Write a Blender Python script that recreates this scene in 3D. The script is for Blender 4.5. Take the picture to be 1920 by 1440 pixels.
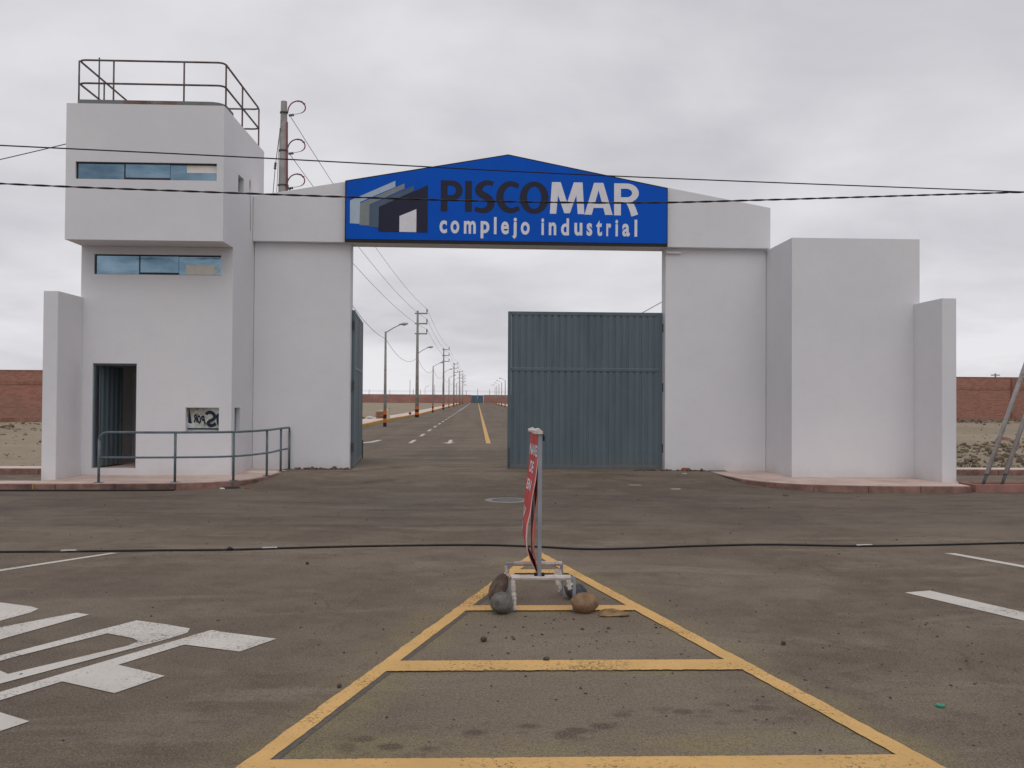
import bpy, bmesh, math, random
import numpy as np
from mathutils import Vector, noise as mnoise

# ------------------------------------------------------------------ camera, sky, sun, exposure
for o in list(bpy.data.objects):
    bpy.data.objects.remove(o)
sc = bpy.context.scene
COL = sc.collection
PI = math.pi

cam_d = bpy.data.cameras.new('camera')
cam = bpy.data.objects.new('camera', cam_d)
COL.objects.link(cam)
sc.camera = cam
psi, pitch, roll = math.radians(2.15), math.radians(0.94), 0.0064
F = Vector((math.sin(psi) * math.cos(pitch), math.cos(psi) * math.cos(pitch), math.sin(pitch)))
R0 = Vector((math.cos(psi), -math.sin(psi), 0))
U0 = R0.cross(F)
RV = R0 * math.cos(roll) + U0 * math.sin(roll)
UV = -R0 * math.sin(roll) + U0 * math.cos(roll)
m = cam.matrix_world
for i in range(3):
    m[i][0] = RV[i]; m[i][1] = UV[i]; m[i][2] = -F[i]
m[0][3], m[1][3], m[2][3] = 0, 0, 1.6
cam.matrix_world = m
cam_d.sensor_width = 36
cam_d.lens = 1734.0 / 1920 * 36
cam_d.clip_start = 0.05
cam_d.clip_end = 6000

SUN_EL, SUN_AZ = math.radians(50), math.radians(176)      # azimuth clockwise from +Y
w = bpy.data.worlds.new('World'); sc.world = w; w.use_nodes = True
nt = w.node_tree; nt.nodes.clear()
def wn(t, **k):
    n = nt.nodes.new(t)
    for a, b in k.items(): setattr(n, a, b)
    return n
L = nt.links.new
out = wn('ShaderNodeOutputWorld'); bg = wn('ShaderNodeBackground'); bg.inputs[1].default_value = 0.1
sky = wn('ShaderNodeTexSky', sky_type='NISHITA'); sky.sun_disc = False
sky.sun_elevation = SUN_EL; sky.sun_rotation = SUN_AZ
tc = wn('ShaderNodeTexCoord'); sep = wn('ShaderNodeSeparateXYZ'); L(tc.outputs['Generated'], sep.inputs[0])
def wm(op, a, b=None, clamp=False):
    n = wn('ShaderNodeMath', operation=op); n.use_clamp = clamp
    for i, v in enumerate((a, b)):
        if v is None: continue
        if isinstance(v, (int, float)): n.inputs[i].default_value = v
        else: L(v, n.inputs[i])
    return n.outputs[0]
zz = wm('ADD', wm('MAXIMUM', sep.outputs[2], 0.0), 0.22)
comb = wn('ShaderNodeCombineXYZ')
L(wm('DIVIDE', sep.outputs[0], zz), comb.inputs[0]); L(wm('DIVIDE', sep.outputs[1], zz), comb.inputs[1])
comb.inputs[2].default_value = 3.7
n1 = wn('ShaderNodeTexNoise'); n1.inputs['Scale'].default_value = 2.3; n1.inputs['Detail'].default_value = 6; n1.inputs['Roughness'].default_value = 0.5
n1.inputs['Distortion'].default_value = 0.25
L(comb.outputs[0], n1.inputs['Vector'])
n2 = wn('ShaderNodeTexNoise'); n2.inputs['Scale'].default_value = 0.75; n2.inputs['Detail'].default_value = 3
L(comb.outputs[0], n2.inputs['Vector'])
nm = wm('ADD', wm('MULTIPLY', n1.outputs[0], 0.55), wm('MULTIPLY', n2.outputs[0], 0.45))
ramp = wn('ShaderNodeValToRGB'); L(nm, ramp.inputs[0])
cr = ramp.color_ramp
cr.elements[0].position = 0.36; cr.elements[0].color = (0.550, 0.542, 0.575, 1)
cr.elements[1].position = 0.62; cr.elements[1].color = (0.745, 0.735, 0.765, 1)
e = cr.elements.new(0.47); e.color = (0.630, 0.620, 0.652, 1)
# a light band of thin cloud lies along the horizon
gain = wm('ADD', 9.75, wm('MULTIPLY', wm('MAXIMUM', wm('SUBTRACT', 0.22, sep.outputs[2]), 0.0), 4.5))
vm = wn('ShaderNodeVectorMath', operation='SCALE'); L(ramp.outputs[0], vm.inputs[0]); L(gain, vm.inputs['Scale'])
mixw = wn('ShaderNodeMix', data_type='RGBA'); mixw.inputs[0].default_value = 0.97
L(sky.outputs[0], mixw.inputs[6]); L(vm.outputs[0], mixw.inputs[7])
L(mixw.outputs[2], bg.inputs[0]); L(bg.outputs[0], out.inputs[0])

sun_d = bpy.data.lights.new('sun', 'SUN'); sun = bpy.data.objects.new('sun', sun_d); COL.objects.link(sun)
sun_d.energy = 0.50; sun_d.angle = math.radians(40); sun_d.color = (1, 0.97, 0.93)
sdir = Vector((math.sin(SUN_AZ) * math.cos(SUN_EL), math.cos(SUN_AZ) * math.cos(SUN_EL), math.sin(SUN_EL)))
sun.rotation_euler = sdir.to_track_quat('Z', 'Y').to_euler()
sun.location = sdir * 60

sc.view_settings.view_transform = 'Standard'
sc.view_settings.look = 'None'
sc.view_settings.exposure = 0.06
sc.view_settings.gamma = 1.0
sc.view_settings.use_curve_mapping = False
sc.render.engine = 'CYCLES'
sc.cycles.use_denoising = True
sc.cycles.max_bounces = 6
random.seed(7)
rng = np.random.default_rng(11)

# ------------------------------------------------------------------ materials
class NT:
    """small helper for writing shader maths"""
    def __init__(s, name):
        s.m = bpy.data.materials.new(name); s.m.use_nodes = True
        s.t = s.m.node_tree; s.t.nodes.clear()
        s.out = s.n('ShaderNodeOutputMaterial'); s.b = s.n('ShaderNodeBsdfPrincipled')
        s.l(s.b.outputs[0], s.out.inputs[0])
        s.tc = None
    def n(s, t, **k):
        n = s.t.nodes.new(t)
        for a, b in k.items(): setattr(n, a, b)
        return n
    def l(s, a, b): s.t.links.new(a, b)
    def put(s, v, inp):
        if isinstance(v, (int, float)): inp.default_value = v
        elif isinstance(v, (tuple, list)): inp.default_value = tuple(v) if len(v) == len(inp.default_value) else tuple(v) + (1,)
        else: s.l(v, inp)
    def math(s, op, a, b=None, c=None, clamp=False):
        n = s.n('ShaderNodeMath', operation=op); n.use_clamp = clamp
        for i, v in enumerate((a, b, c)):
            if v is not None: s.put(v, n.inputs[i])
        return n.outputs[0]
    def pos(s):
        if not s.tc: s.tc = s.n('ShaderNodeNewGeometry')
        return s.tc.outputs['Position']
    def vec(s, scale=(1, 1, 1), rot=(0, 0, 0), loc=(0, 0, 0)):
        mp = s.n('ShaderNodeMapping'); s.l(s.pos(), mp.inputs[0])
        mp.inputs['Scale'].default_value = scale; mp.inputs['Rotation'].default_value = rot; mp.inputs['Location'].default_value = loc
        return mp.outputs[0]
    def noise(s, scale, detail=3, rough=0.5, vec=None, dist=0):
        n = s.n('ShaderNodeTexNoise'); s.l(vec if vec is not None else s.pos(), n.inputs['Vector'])
        n.inputs['Scale'].default_value = scale; n.inputs['Detail'].default_value = detail
        n.inputs['Roughness'].default_value = rough; n.inputs['Distortion'].default_value = dist
        return n.outputs[0]
    def mr(s, v, a, b, c=0.0, d=1.0, smooth=True):
        n = s.n('ShaderNodeMapRange'); n.interpolation_type = 'SMOOTHSTEP' if smooth else 'LINEAR'
        s.put(v, n.inputs[0])
        for i, x in enumerate((a, b, c, d)): n.inputs[i + 1].default_value = x
        return n.outputs[0]
    def mix(s, f, a, b, blend='MIX'):
        n = s.n('ShaderNodeMix', data_type='RGBA', blend_type=blend)
        s.put(f, n.inputs[0]); s.put(a, n.inputs[6]); s.put(b, n.inputs[7])
        return n.outputs[2]
    def bump(s, h, strength=0.3, dist=0.01):
        n = s.n('ShaderNodeBump'); s.put(h, n.inputs['Height']); n.inputs['Strength'].default_value = strength; n.inputs['Distance'].default_value = dist
        s.l(n.outputs[0], s.b.inputs['Normal'])
    def fin(s, col, rough=0.8, metal=0.0, spec=0.3):
        s.put(col, s.b.inputs['Base Color']); s.put(rough, s.b.inputs['Roughness'])
        s.b.inputs['Metallic'].default_value = metal; s.b.inputs['Specular IOR Level'].default_value = spec
        return s.m

def simple(name, col, rough=0.7, metal=0.0, var=0.15, scale=6.0, bump=0.0, bscale=60, spec=0.3, dirt=None, dirt_scale=3.0, lo=0.5, hi=0.7):
    s = NT(name)
    f = s.noise(scale, 4, 0.6)
    c = s.mix(s.mr(f, 0.3, 0.7), tuple(x * (1 - var) for x in col), tuple(min(1, x * (1 + var)) for x in col))
    if dirt:
        c = s.mix(s.mr(s.noise(dirt_scale, 6, 0.65, s.vec(loc=(3, 7, 1))), lo, hi), c, dirt)
    if bump: s.bump(s.noise(bscale, 4, 0.6), bump, 0.01)
    return s.fin(c, rough, metal, spec)

# white render: trowelled, a little mottled, dusty splash low down, fine drip stains
s = NT('white_plaster')
big = s.noise(0.55, 4, 0.55); mid = s.noise(4.5, 5, 0.6)
c = s.mix(s.mr(big, 0.3, 0.7), (0.722, 0.722, 0.748), (0.768, 0.766, 0.784))
c = s.mix(s.math('MULTIPLY', s.mr(mid, 0.45, 0.75), 0.16), c, (0.64, 0.63, 0.64))
sx = s.n('ShaderNodeSeparateXYZ'); s.l(s.pos(), sx.inputs[0])
splash = s.math('MULTIPLY', s.mr(s.math('ADD', sx.outputs[2], s.math('MULTIPLY', s.noise(2.2, 5, 0.65), 0.5)), 0.62, 0.33), 0.30)
c = s.mix(splash, c, (0.55, 0.47, 0.41))
drip = s.noise(1.0, 4, 0.55, s.vec(scale=(7, 7, 0.5)))
c = s.mix(s.math('MULTIPLY', s.mr(drip, 0.64, 0.82), 0.07), c, (0.47, 0.45, 0.43))
s.bump(s.math('ADD', s.noise(90, 3, 0.6), s.math('MULTIPLY', s.noise(9, 4, 0.6), 1.5)), 0.16, 0.01)
M_PLASTER = s.fin(c, 0.88, 0, 0.2)
M_INSIDE = simple('interior_plaster', (0.72, 0.69, 0.68), 0.9, var=0.12)

# dusty asphalt
s = NT('asphalt')
p = s.pos(); sx = s.n('ShaderNodeSeparateXYZ'); s.l(p, sx.inputs[0]); PX, PY = sx.outputs[0], sx.outputs[1]
big = s.noise(0.22, 5, 0.6, dist=0.6)
mid = s.noise(1.1, 5, 0.62, s.vec(loc=(4, 1, 0)), dist=0.4)
fine = s.noise(38, 3, 0.7)
speck = s.noise(95, 3, 0.7)
c = s.mix(s.mr(big, 0.32, 0.68), (0.142, 0.111, 0.078), (0.215, 0.171, 0.118))
c = s.mix(s.math('MULTIPLY', s.mr(mid, 0.42, 0.72), 0.65), c, (0.269, 0.220, 0.151))
# wheel-swept streaks along the cross street (run in X, gently bent)
wob = s.math('ADD', PY, s.math('MULTIPLY', s.math('MULTIPLY', PX, PX), -0.012))
cv = s.n('ShaderNodeCombineXYZ'); s.l(s.math('MULTIPLY', PX, 0.24), cv.inputs[0]); s.l(s.math('MULTIPLY', wob, 1.5), cv.inputs[1])
st = s.noise(1.0, 6, 0.68, cv.outputs[0], dist=0.9)
stm = s.math('MULTIPLY', s.mr(PY, 9.5, 12.0), s.mr(PY, 17.5, 15.5))
c = s.mix(s.math('MULTIPLY', s.math('MULTIPLY', s.mr(st, 0.46, 0.66), stm), 0.50), c, (0.096, 0.076, 0.058))
c = s.mix(s.math('MULTIPLY', s.math('MULTIPLY', s.mr(st, 0.49, 0.32), stm), 0.5), c, (0.215, 0.177, 0.132))
# curved tyre tracks turning between the street and the gate, each a faint pair
def arc_mask(cx_, cy_, rad, wd):
    d = s.math('SQRT', s.math('ADD', s.math('POWER', s.math('SUBTRACT', PX, cx_), 2.0), s.math('POWER', s.math('SUBTRACT', PY, cy_), 2.0)))
    return s.mr(s.math('ABSOLUTE', s.math('SUBTRACT', d, rad)), wd, wd * 0.25)
trk = None
for a in ((-9.5, 25.0, 9.3, 0.13), (-9.5, 25.0, 10.8, 0.13), (-11.0, 27.0, 13.4, 0.10), (11.0, 26.0, 9.6, 0.13), (11.0, 26.0, 11.1, 0.13), (13.5, 27.5, 14.6, 0.11), (13.5, 27.5, 16.0, 0.11), (-2, 90, 76.6, 0.16), (-2, 90, 78.3, 0.16), (6, 70, 56.4, 0.14), (6, 70, 58.0, 0.14)):
    k = arc_mask(*a); trk = k if trk is None else s.math('MAXIMUM', trk, k)
trk = s.math('MULTIPLY', s.math('MULTIPLY', trk, s.mr(s.noise(0.8, 5, 0.7, dist=0.5), 0.38, 0.62)), s.math('MULTIPLY', s.mr(PY, 10.3, 12.0), s.mr(PY, 23.0, 20.0)))
c = s.mix(s.math('MULTIPLY', trk, 0.75), c, (0.075, 0.059, 0.047))
# fine wandering cracks in a few places
vo = s.n('ShaderNodeTexVoronoi'); vo.feature = 'DISTANCE_TO_EDGE'; vo.inputs['Scale'].default_value = 0.55
nv = s.n('ShaderNodeTexNoise'); nv.inputs['Scale'].default_value = 1.6; nv.inputs['Detail'].default_value = 5; s.l(s.pos(), nv.inputs['Vector'])
va = s.n('ShaderNodeVectorMath', operation='MULTIPLY_ADD'); s.l(nv.outputs['Color'], va.inputs[0]); va.inputs[1].default_value = (0.9, 0.9, 0); s.l(s.pos(), va.inputs[2]); s.l(va.outputs[0], vo.inputs['Vector'])
crk = s.math('MULTIPLY', s.mr(vo.outputs['Distance'], 0.006, 0.001), s.mr(s.noise(0.45, 3, 0.5, s.vec(loc=(2.7, 5.1, 0))), 0.54, 0.60))
c = s.mix(s.math('MULTIPLY', crk, 0.38), c, (0.056, 0.045, 0.035))
# pale dust drifted in front of the gate and in streaks near by
cv2 = s.n('ShaderNodeCombineXYZ'); s.l(s.math('MULTIPLY', PX, 0.5), cv2.inputs[0]); s.l(s.math('MULTIPLY', PY, 1.5), cv2.inputs[1])
du = s.noise(0.9, 6, 0.66, cv2.outputs[0], dist=0.8)
c = s.mix(s.math('MULTIPLY', s.mr(du, 0.50, 0.66), 0.7), c, (0.305, 0.259, 0.186))
dg = s.math('MULTIPLY', s.mr(PY, 16.8, 19.5), s.mr(PY, 26, 20))
c = s.mix(s.math('MULTIPLY', s.math('MULTIPLY', dg, s.mr(du, 0.36, 0.62)), 0.6), c, (0.350, 0.284, 0.206))
# dark wheel lines down the inner road
iw = s.math('MULTIPLY', s.mr(s.noise(0.9, 3, 0.5, s.vec(scale=(1.2, 0.03, 1))), 0.45, 0.65), s.mr(PY, 19, 26))
c = s.mix(s.math('MULTIPLY', iw, 0.4), c, (0.107, 0.086, 0.068))
mot = s.noise(5.5, 4, 0.65, dist=0.5)
c = s.mix(s.math('MULTIPLY', s.mr(mot, 0.50, 0.66), 0.38), c, (0.102, 0.081, 0.061))
c = s.mix(s.math('MULTIPLY', s.mr(mot, 0.47, 0.34), 0.32), c, (0.232, 0.193, 0.142))
big2 = s.noise(0.42, 4, 0.6, s.vec(loc=(11, 4, 0)), dist=0.8)
c = s.mix(s.math('MULTIPLY', s.mr(big2, 0.50, 0.66), 0.42), c, (0.269, 0.227, 0.163))
lane = s.math('MULTIPLY', s.mr(PY, 10.0, 12.5), s.mr(PY, 18.5, 16.0))
c = s.mix(s.math('MULTIPLY', lane, 0.30), c, (0.098, 0.082, 0.070))
left = s.math('MULTIPLY', s.mr(PX, -0.4, -1.8), s.mr(PY, 10.0, 8.0))
c = s.mix(s.math('MULTIPLY', left, 0.22), c, (0.105, 0.090, 0.074))
isl = s.math('MULTIPLY', s.mr(s.math('ABSOLUTE', s.math('SUBTRACT', PX, 0.65)), 1.6, 0.5), s.mr(PY, 9.0, 6.0))
c = s.mix(s.math('MULTIPLY', isl, 0.55), c, (0.258, 0.212, 0.147))
# yellow overspray beside the painted island
over = None
def seg_mask(x0, y0, x1, y1, width):
    dx, dy = x1 - x0, y1 - y0; ln = math.hypot(dx, dy); ux, uy = dx / ln, dy / ln
    a = s.math('SUBTRACT', PX, x0); b = s.math('SUBTRACT', PY, y0)
    t = s.math('ADD', s.math('MULTIPLY', a, ux), s.math('MULTIPLY', b, uy))
    d = s.math('ABSOLUTE', s.math('ADD', s.math('MULTIPLY', a, -uy), s.math('MULTIPLY', b, ux)))
    return s.math('MULTIPLY', s.mr(d, width, 0.05), s.math('MULTIPLY', s.mr(t, -0.15, 0.1), s.mr(t, ln + 0.15, ln - 0.1)))
for a in ((-1.6, 1.8, 0.50, 9.3, 0.42), (2.6, 1.8, 0.80, 9.1, 0.26), (-0.4, 5.50, 1.55, 5.50, 0.20), (-0.85, 4.25, 1.85, 4.25, 0.34), (-0.05, 7.0, 1.2, 7.0, 0.2), (-1.95, 4.28, -1.72, 4.34, 0.26)):
    k = seg_mask(*a)
    over = k if over is None else s.math('MAXIMUM', over, k)
patch = s.mr(s.noise(1.7, 5, 0.62, s.vec(loc=(9, 3, 0))), 0.36, 0.66)
c = s.mix(s.math('MULTIPLY', s.math('MULTIPLY', over, patch), 0.62), c, (0.300, 0.258, 0.115))
# tread smudges across the island
tr = s.n('ShaderNodeTexVoronoi'); s.l(s.vec(scale=(6.5, 9, 1), rot=(0, 0, 0.08)), tr.inputs[0]); tr.inputs['Scale'].default_value = 1.0
row = s.math('ABSOLUTE', s.math('SUBTRACT', s.math('ADD', PY, s.math('MULTIPLY', PX, -0.22)), 4.42))
tm = s.math('MULTIPLY', s.mr(row, 0.24, 0.08), s.math('MULTIPLY', s.mr(PX, -0.75, -0.5), s.mr(PX, 2.0, 1.3)))
c = s.mix(s.math('MULTIPLY', s.math('MULTIPLY', s.mr(tr.outputs['Distance'], 0.55, 0.25), tm), 0.75), c, (0.102, 0.073, 0.053))
c = s.mix(s.math('MULTIPLY', s.mr(fine, 0.40, 0.68), 0.60), c, s.mix(0.6, c, (0.077, 0.062, 0.048)))
c = s.mix(s.math('MULTIPLY', s.mr(speck, 0.55, 0.66), 0.80), c, (0.350, 0.300, 0.228))
c = s.mix(s.math('MULTIPLY', s.mr(speck, 0.46, 0.34), 0.85), c, (0.056, 0.045, 0.035))
s.bump(s.math('ADD', speck, s.math('MULTIPLY', fine, 1.2)), 0.5, 0.006)
c = s.mix(1.0, c, (0.955, 0.935, 0.99), 'MULTIPLY')
M_ASPHALT = s.fin(c, 0.93, 0, 0.2)

def paint(name, col, worn):
    s = NT(name)
    f = s.noise(26, 6, 0.72); g = s.noise(2.1, 5, 0.6); sp = s.noise(120, 2, 0.6)
    c = s.mix(s.mr(g, 0.3, 0.7), tuple(x * 0.86 for x in col), col)
    c = s.mix(s.math('MULTIPLY', s.mr(s.math('ADD', s.math('MULTIPLY', f, 0.7), s.math('MULTIPLY', g, 0.35)), 0.58, 0.70), 0.75), c, worn)
    c = s.mix(s.math('MULTIPLY', s.mr(sp, 0.64, 0.74), 0.5), c, (0.13, 0.11, 0.09))
    s.bump(sp, 0.35, 0.005)
    m_ = s.fin(c, 0.85, 0, 0.25)
    tr_ = s.n('ShaderNodeBsdfTransparent'); mx = s.n('ShaderNodeMixShader')
    h = s.math('ADD', s.math('MULTIPLY', s.noise(55, 5, 0.75), 0.62), s.math('MULTIPLY', s.noise(1.3, 5, 0.65, s.vec(loc=(5, 2, 0))), 0.42))
    s.l(s.mr(h, 0.55, 0.66, 0.0, 0.85), mx.inputs[0]); s.l(s.b.outputs[0], mx.inputs[1]); s.l(tr_.outputs[0], mx.inputs[2]); s.l(mx.outputs[0], s.out.inputs[0])
    return m_
M_YELLOW = paint('yellow_road_paint', (0.74, 0.46, 0.175), (0.48, 0.33, 0.16))
M_WHITE_LINE = paint('white_road_paint', (0.68, 0.64, 0.585), (0.38, 0.345, 0.30))
M_FRESH = simple('masked_asphalt', (0.130, 0.113, 0.096), 0.92, var=0.2, scale=30, bump=0.4, bscale=120)

M_PAVE = simple('pink_concrete', (0.62, 0.48, 0.415), 0.9, var=0.13, scale=1.6, bump=0.3, bscale=70, dirt=(0.47, 0.365, 0.30), dirt_scale=2.2)
M_PAVE_PALE = simple('pale_concrete', (0.70, 0.575, 0.51), 0.9, var=0.1, scale=1.5, bump=0.25, bscale=70)
M_KERB = simple('red_brown_kerb', (0.270, 0.158, 0.128), 0.85, var=0.25, scale=5, bump=0.35, bscale=60, dirt=(0.115, 0.070, 0.060), dirt_scale=0.8, lo=0.46, hi=0.62)
M_KERB_YEL = simple('yellow_kerb', (0.50, 0.29, 0.05), 0.85, var=0.2, scale=3, dirt=(0.35, 0.24, 0.12), dirt_scale=1.4)

s = NT('dirt')
b1 = s.noise(0.12, 5, 0.6); b2 = s.noise(1.5, 6, 0.7); b3 = s.noise(14, 4, 0.7)
c = s.mix(s.mr(b1, 0.35, 0.65), (0.320, 0.265, 0.190), (0.390, 0.330, 0.245))
c = s.mix(s.math('MULTIPLY', s.mr(b2, 0.5, 0.72), 0.6), c, (0.225, 0.180, 0.130))
c = s.mix(s.math('MULTIPLY', s.mr(b3, 0.52, 0.7), 0.5), c, (0.170, 0.135, 0.100))
s.bump(s.math('ADD', b3, b2), 0.8, 0.06)
M_DIRT = s.fin(c, 0.97, 0, 0.1)

s = NT('brick')
mp = s.n('ShaderNodeMapping'); cx = s.n('ShaderNodeCombineXYZ'); sx = s.n('ShaderNodeSeparateXYZ'); s.l(s.pos(), sx.inputs[0])
s.l(sx.outputs[0], cx.inputs[0]); s.l(sx.outputs[2], cx.inputs[1])
br = s.n('ShaderNodeTexBrick'); s.l(cx.outputs[0], br.inputs[0])
br.inputs['Scale'].default_value = 1.0; br.inputs['Brick Width'].default_value = 0.26; br.inputs['Row Height'].default_value = 0.11
br.inputs['Mortar Size'].default_value = 0.010; br.inputs['Color1'].default_value = (0.40, 0.185, 0.135, 1); br.inputs['Color2'].default_value = (0.29, 0.125, 0.095, 1)
br.inputs['Mortar'].default_value = (0.36, 0.235, 0.195, 1)
big = s.noise(0.5, 5, 0.65)
c = s.mix(s.math('MULTIPLY', s.mr(big, 0.40, 0.68), 0.55), br.outputs[0], (0.29, 0.175, 0.140))
c = s.mix(s.math('MULTIPLY', s.mr(s.noise(6, 3), 0.55, 0.75), 0.4), c, (0.22, 0.115, 0.092))
c = s.mix(s.math('MULTIPLY', s.mr(s.math('ADD', sx.outputs[2], s.math('MULTIPLY', s.noise(1.1, 4, 0.6), 0.9)), 1.15, 0.6), 0.55), c, (0.34, 0.25, 0.19))
s.bump(br.outputs['Fac'], 0.4, 0.01)
M_BRICK = s.fin(c, 0.93, 0, 0.15)
M_BRICK_COL = simple('brick_column_concrete', (0.285, 0.140, 0.105), 0.93, var=0.25, scale=2.5, dirt=(0.25, 0.165, 0.13), dirt_scale=1.2)
s = NT('far_brick')
c = s.mix(s.mr(s.noise(0.35, 3, 0.6), 0.35, 0.65), (0.310, 0.165, 0.140), (0.390, 0.215, 0.185))
M_FAR_BRICK = s.fin(c, 0.95, 0, 0.1)

# grey-blue gate paint, slightly streaked
s = NT('gate_paint')
c = s.mix(s.mr(s.noise(1.3, 4, 0.6, s.vec(scale=(3, 3, 0.4))), 0.3, 0.7), (0.092, 0.130, 0.153), (0.118, 0.160, 0.184))
c = s.mix(s.math('MULTIPLY', s.mr(s.noise(3.5, 6, 0.7), 0.54, 0.72), 0.45), c, (0.145, 0.155, 0.155))
sx = s.n('ShaderNodeSeparateXYZ'); s.l(s.pos(), sx.inputs[0])
c = s.mix(s.math('MULTIPLY', s.mr(s.math('ADD', sx.outputs[2], s.math('MULTIPLY', s.noise(3, 4), 0.5)), 0.75, 0.35), 0.45), c, (0.150, 0.135, 0.115))
M_GATE = s.fin(c, 0.55, 0, 0.4)
M_RAILPAINT = simple('grey_blue_rail_paint', (0.125, 0.165, 0.185), 0.5, var=0.2, scale=6, dirt=(0.20, 0.19, 0.17), dirt_scale=6, lo=0.55, hi=0.75)
M_RUST = simple('rusty_pipe', (0.135, 0.085, 0.075), 0.75, var=0.35, scale=8, dirt=(0.15, 0.15, 0.155), dirt_scale=4, lo=0.45, hi=0.6)
M_RUSTPLATE = simple('rusty_toe_plate', (0.170, 0.110, 0.090), 0.8, var=0.25, scale=3, dirt=(0.19, 0.19, 0.19), dirt_scale=0.9, lo=0.47, hi=0.52)
M_BLACK = simple('black_rubber', (0.014, 0.014, 0.016), 0.5, var=0.2)
M_CABLE = simple('black_cable', (0.018, 0.017, 0.018), 0.55, var=0.2, scale=3, dirt=(0.07, 0.06, 0.05), dirt_scale=2.5, lo=0.55, hi=0.75)
M_TAPE = simple('pale_tape', (0.55, 0.54, 0.52), 0.5)
M_FRAME = simple('dark_window_frame', (0.028, 0.030, 0.036), 0.4)
M_DARK = simple('dark_interior', (0.05, 0.05, 0.052), 0.9)
M_BLUE = simple('sign_blue', (0.0035, 0.098, 0.56), 0.6, var=0.04, scale=1.2, spec=0.12)
M_SIGNEDGE = simple('sign_black_edge', (0.012, 0.012, 0.016), 0.45)
M_NAVY = simple('sign_navy_print', (0.014, 0.017, 0.042), 0.5, var=0.08)
M_PRINTWHITE = simple('sign_white_print', (0.76, 0.76, 0.82), 0.5, var=0.04)
M_L1 = simple('sign_pale_blue_print', (0.43, 0.53, 0.63), 0.5, var=0.05)
M_L2 = simple('sign_grey_print', (0.235, 0.265, 0.270), 0.5, var=0.05)
M_L3 = simple('sign_slate_print', (0.085, 0.125, 0.185), 0.5, var=0.05)
M_POLE = simple('concrete_pole', (0.29, 0.28, 0.265), 0.85, var=0.18, scale=2.5, bump=0.2, bscale=40, dirt=(0.12, 0.11, 0.10), dirt_scale=1.7, lo=0.58, hi=0.72)
M_ORANGE = simple('orange_band_paint', (0.56, 0.145, 0.025), 0.75, var=0.15)
M_BLACKBAND = simple('black_band_paint', (0.020, 0.018, 0.022), 0.7)
M_STEEL = simple('grey_steel', (0.26, 0.275, 0.29), 0.5, 0.3, var=0.12)
M_STAY = simple('galvanised_stay', (0.50, 0.485, 0.47), 0.6, 0.0, var=0.12, dirt=(0.22, 0.17, 0.14), dirt_scale=3, lo=0.55, hi=0.75)
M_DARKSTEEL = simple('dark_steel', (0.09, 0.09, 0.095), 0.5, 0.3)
M_LAMP = simple('lamp_shell', (0.36, 0.37, 0.38), 0.45)
M_LENS = simple('lamp_lens', (0.55, 0.56, 0.56), 0.25)
M_MAROON = simple('maroon_insulation', (0.20, 0.050, 0.062), 0.5, var=0.2)
M_RED = simple('faded_red_banner', (0.56, 0.062, 0.060), 0.6, var=0.14, scale=5, dirt=(0.50, 0.17, 0.14), dirt_scale=3, lo=0.5, hi=0.75)
M_REDBACK = simple('red_banner_back', (0.47, 0.16, 0.13), 0.7, var=0.15, scale=4)
M_PALEEDGE = simple('pale_banner_hem', (0.60, 0.42, 0.40), 0.7, var=0.12)
M_FILM = simple('torn_white_film', (0.62, 0.57, 0.53), 0.55, var=0.12, scale=14, bump=0.6, bscale=35, dirt=(0.40, 0.30, 0.24), dirt_scale=9, lo=0.5, hi=0.68)
M_STANDSTEEL = simple('galvanised_tube', (0.30, 0.32, 0.36), 0.45, 0.35, var=0.1)
def stone_mat(n, a, b, sc_=14):
    s = NT(n); f = s.noise(sc_, 6, 0.65); g = s.noise(sc_ * 6, 3, 0.7)
    c = s.mix(s.mr(f, 0.3, 0.7), a, b); c = s.mix(s.math('MULTIPLY', s.mr(g, 0.6, 0.75), 0.3), c, tuple(x * 0.5 for x in a))
    c = s.mix(s.math('MULTIPLY', s.mr(s.noise(sc_ * 0.6, 5, 0.7), 0.48, 0.66), 0.45), c, tuple(x * 0.62 for x in a)); s.bump(s.math('ADD', f, g), 0.7, 0.012)
    return s.fin(c, 0.9, 0, 0.2)
M_ST_GREY = stone_mat('grey_stone', (0.120, 0.110, 0.100), (0.215, 0.205, 0.185))
M_ST_TAN = stone_mat('tan_stone', (0.235, 0.140, 0.080), (0.335, 0.220, 0.135))
M_ST_DARK = stone_mat('dark_blue_stone', (0.045, 0.052, 0.060), (0.115, 0.125, 0.135))
M_ST_BROWN = stone_mat('brown_stone', (0.085, 0.058, 0.045), (0.195, 0.150, 0.120))
M_PEBBLE = stone_mat('pebble', (0.055, 0.046, 0.040), (0.16, 0.135, 0.115), 40)
M_RUBBLE = stone_mat('rubble', (0.075, 0.055, 0.042), (0.330, 0.260, 0.180), 1.6)
M_CARD = simple('torn_cardboard', (0.27, 0.175, 0.085), 0.9, var=0.35, scale=16, bump=0.5, bscale=60)
M_PALLET = simple('clay_brick_stack', (0.34, 0.185, 0.11), 0.9, var=0.2, scale=3)
M_PALEWOOD = simple('pale_cement_sack', (0.52, 0.44, 0.36), 0.9, var=0.12, scale=3)
M_CLAY = simple('broken_clay_brick', (0.235, 0.095, 0.060), 0.9, var=0.25, scale=9)
M_IRON = simple('manhole_iron', (0.155, 0.150, 0.145), 0.8, var=0.2, scale=12, bump=0.3)
M_CONC = simple('manhole_concrete', (0.30, 0.28, 0.255), 0.9, var=0.12, scale=5)
M_GREEN = simple('green_plastic', (0.02, 0.23, 0.13), 0.4)
M_PAPER = simple('white_litter', (0.62, 0.60, 0.57), 0.8)
M_REDTHING = simple('red_plastic', (0.30, 0.03, 0.04), 0.6)
M_WEED = simple('green_weed', (0.075, 0.095, 0.035), 0.9, var=0.3, scale=9)
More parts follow.
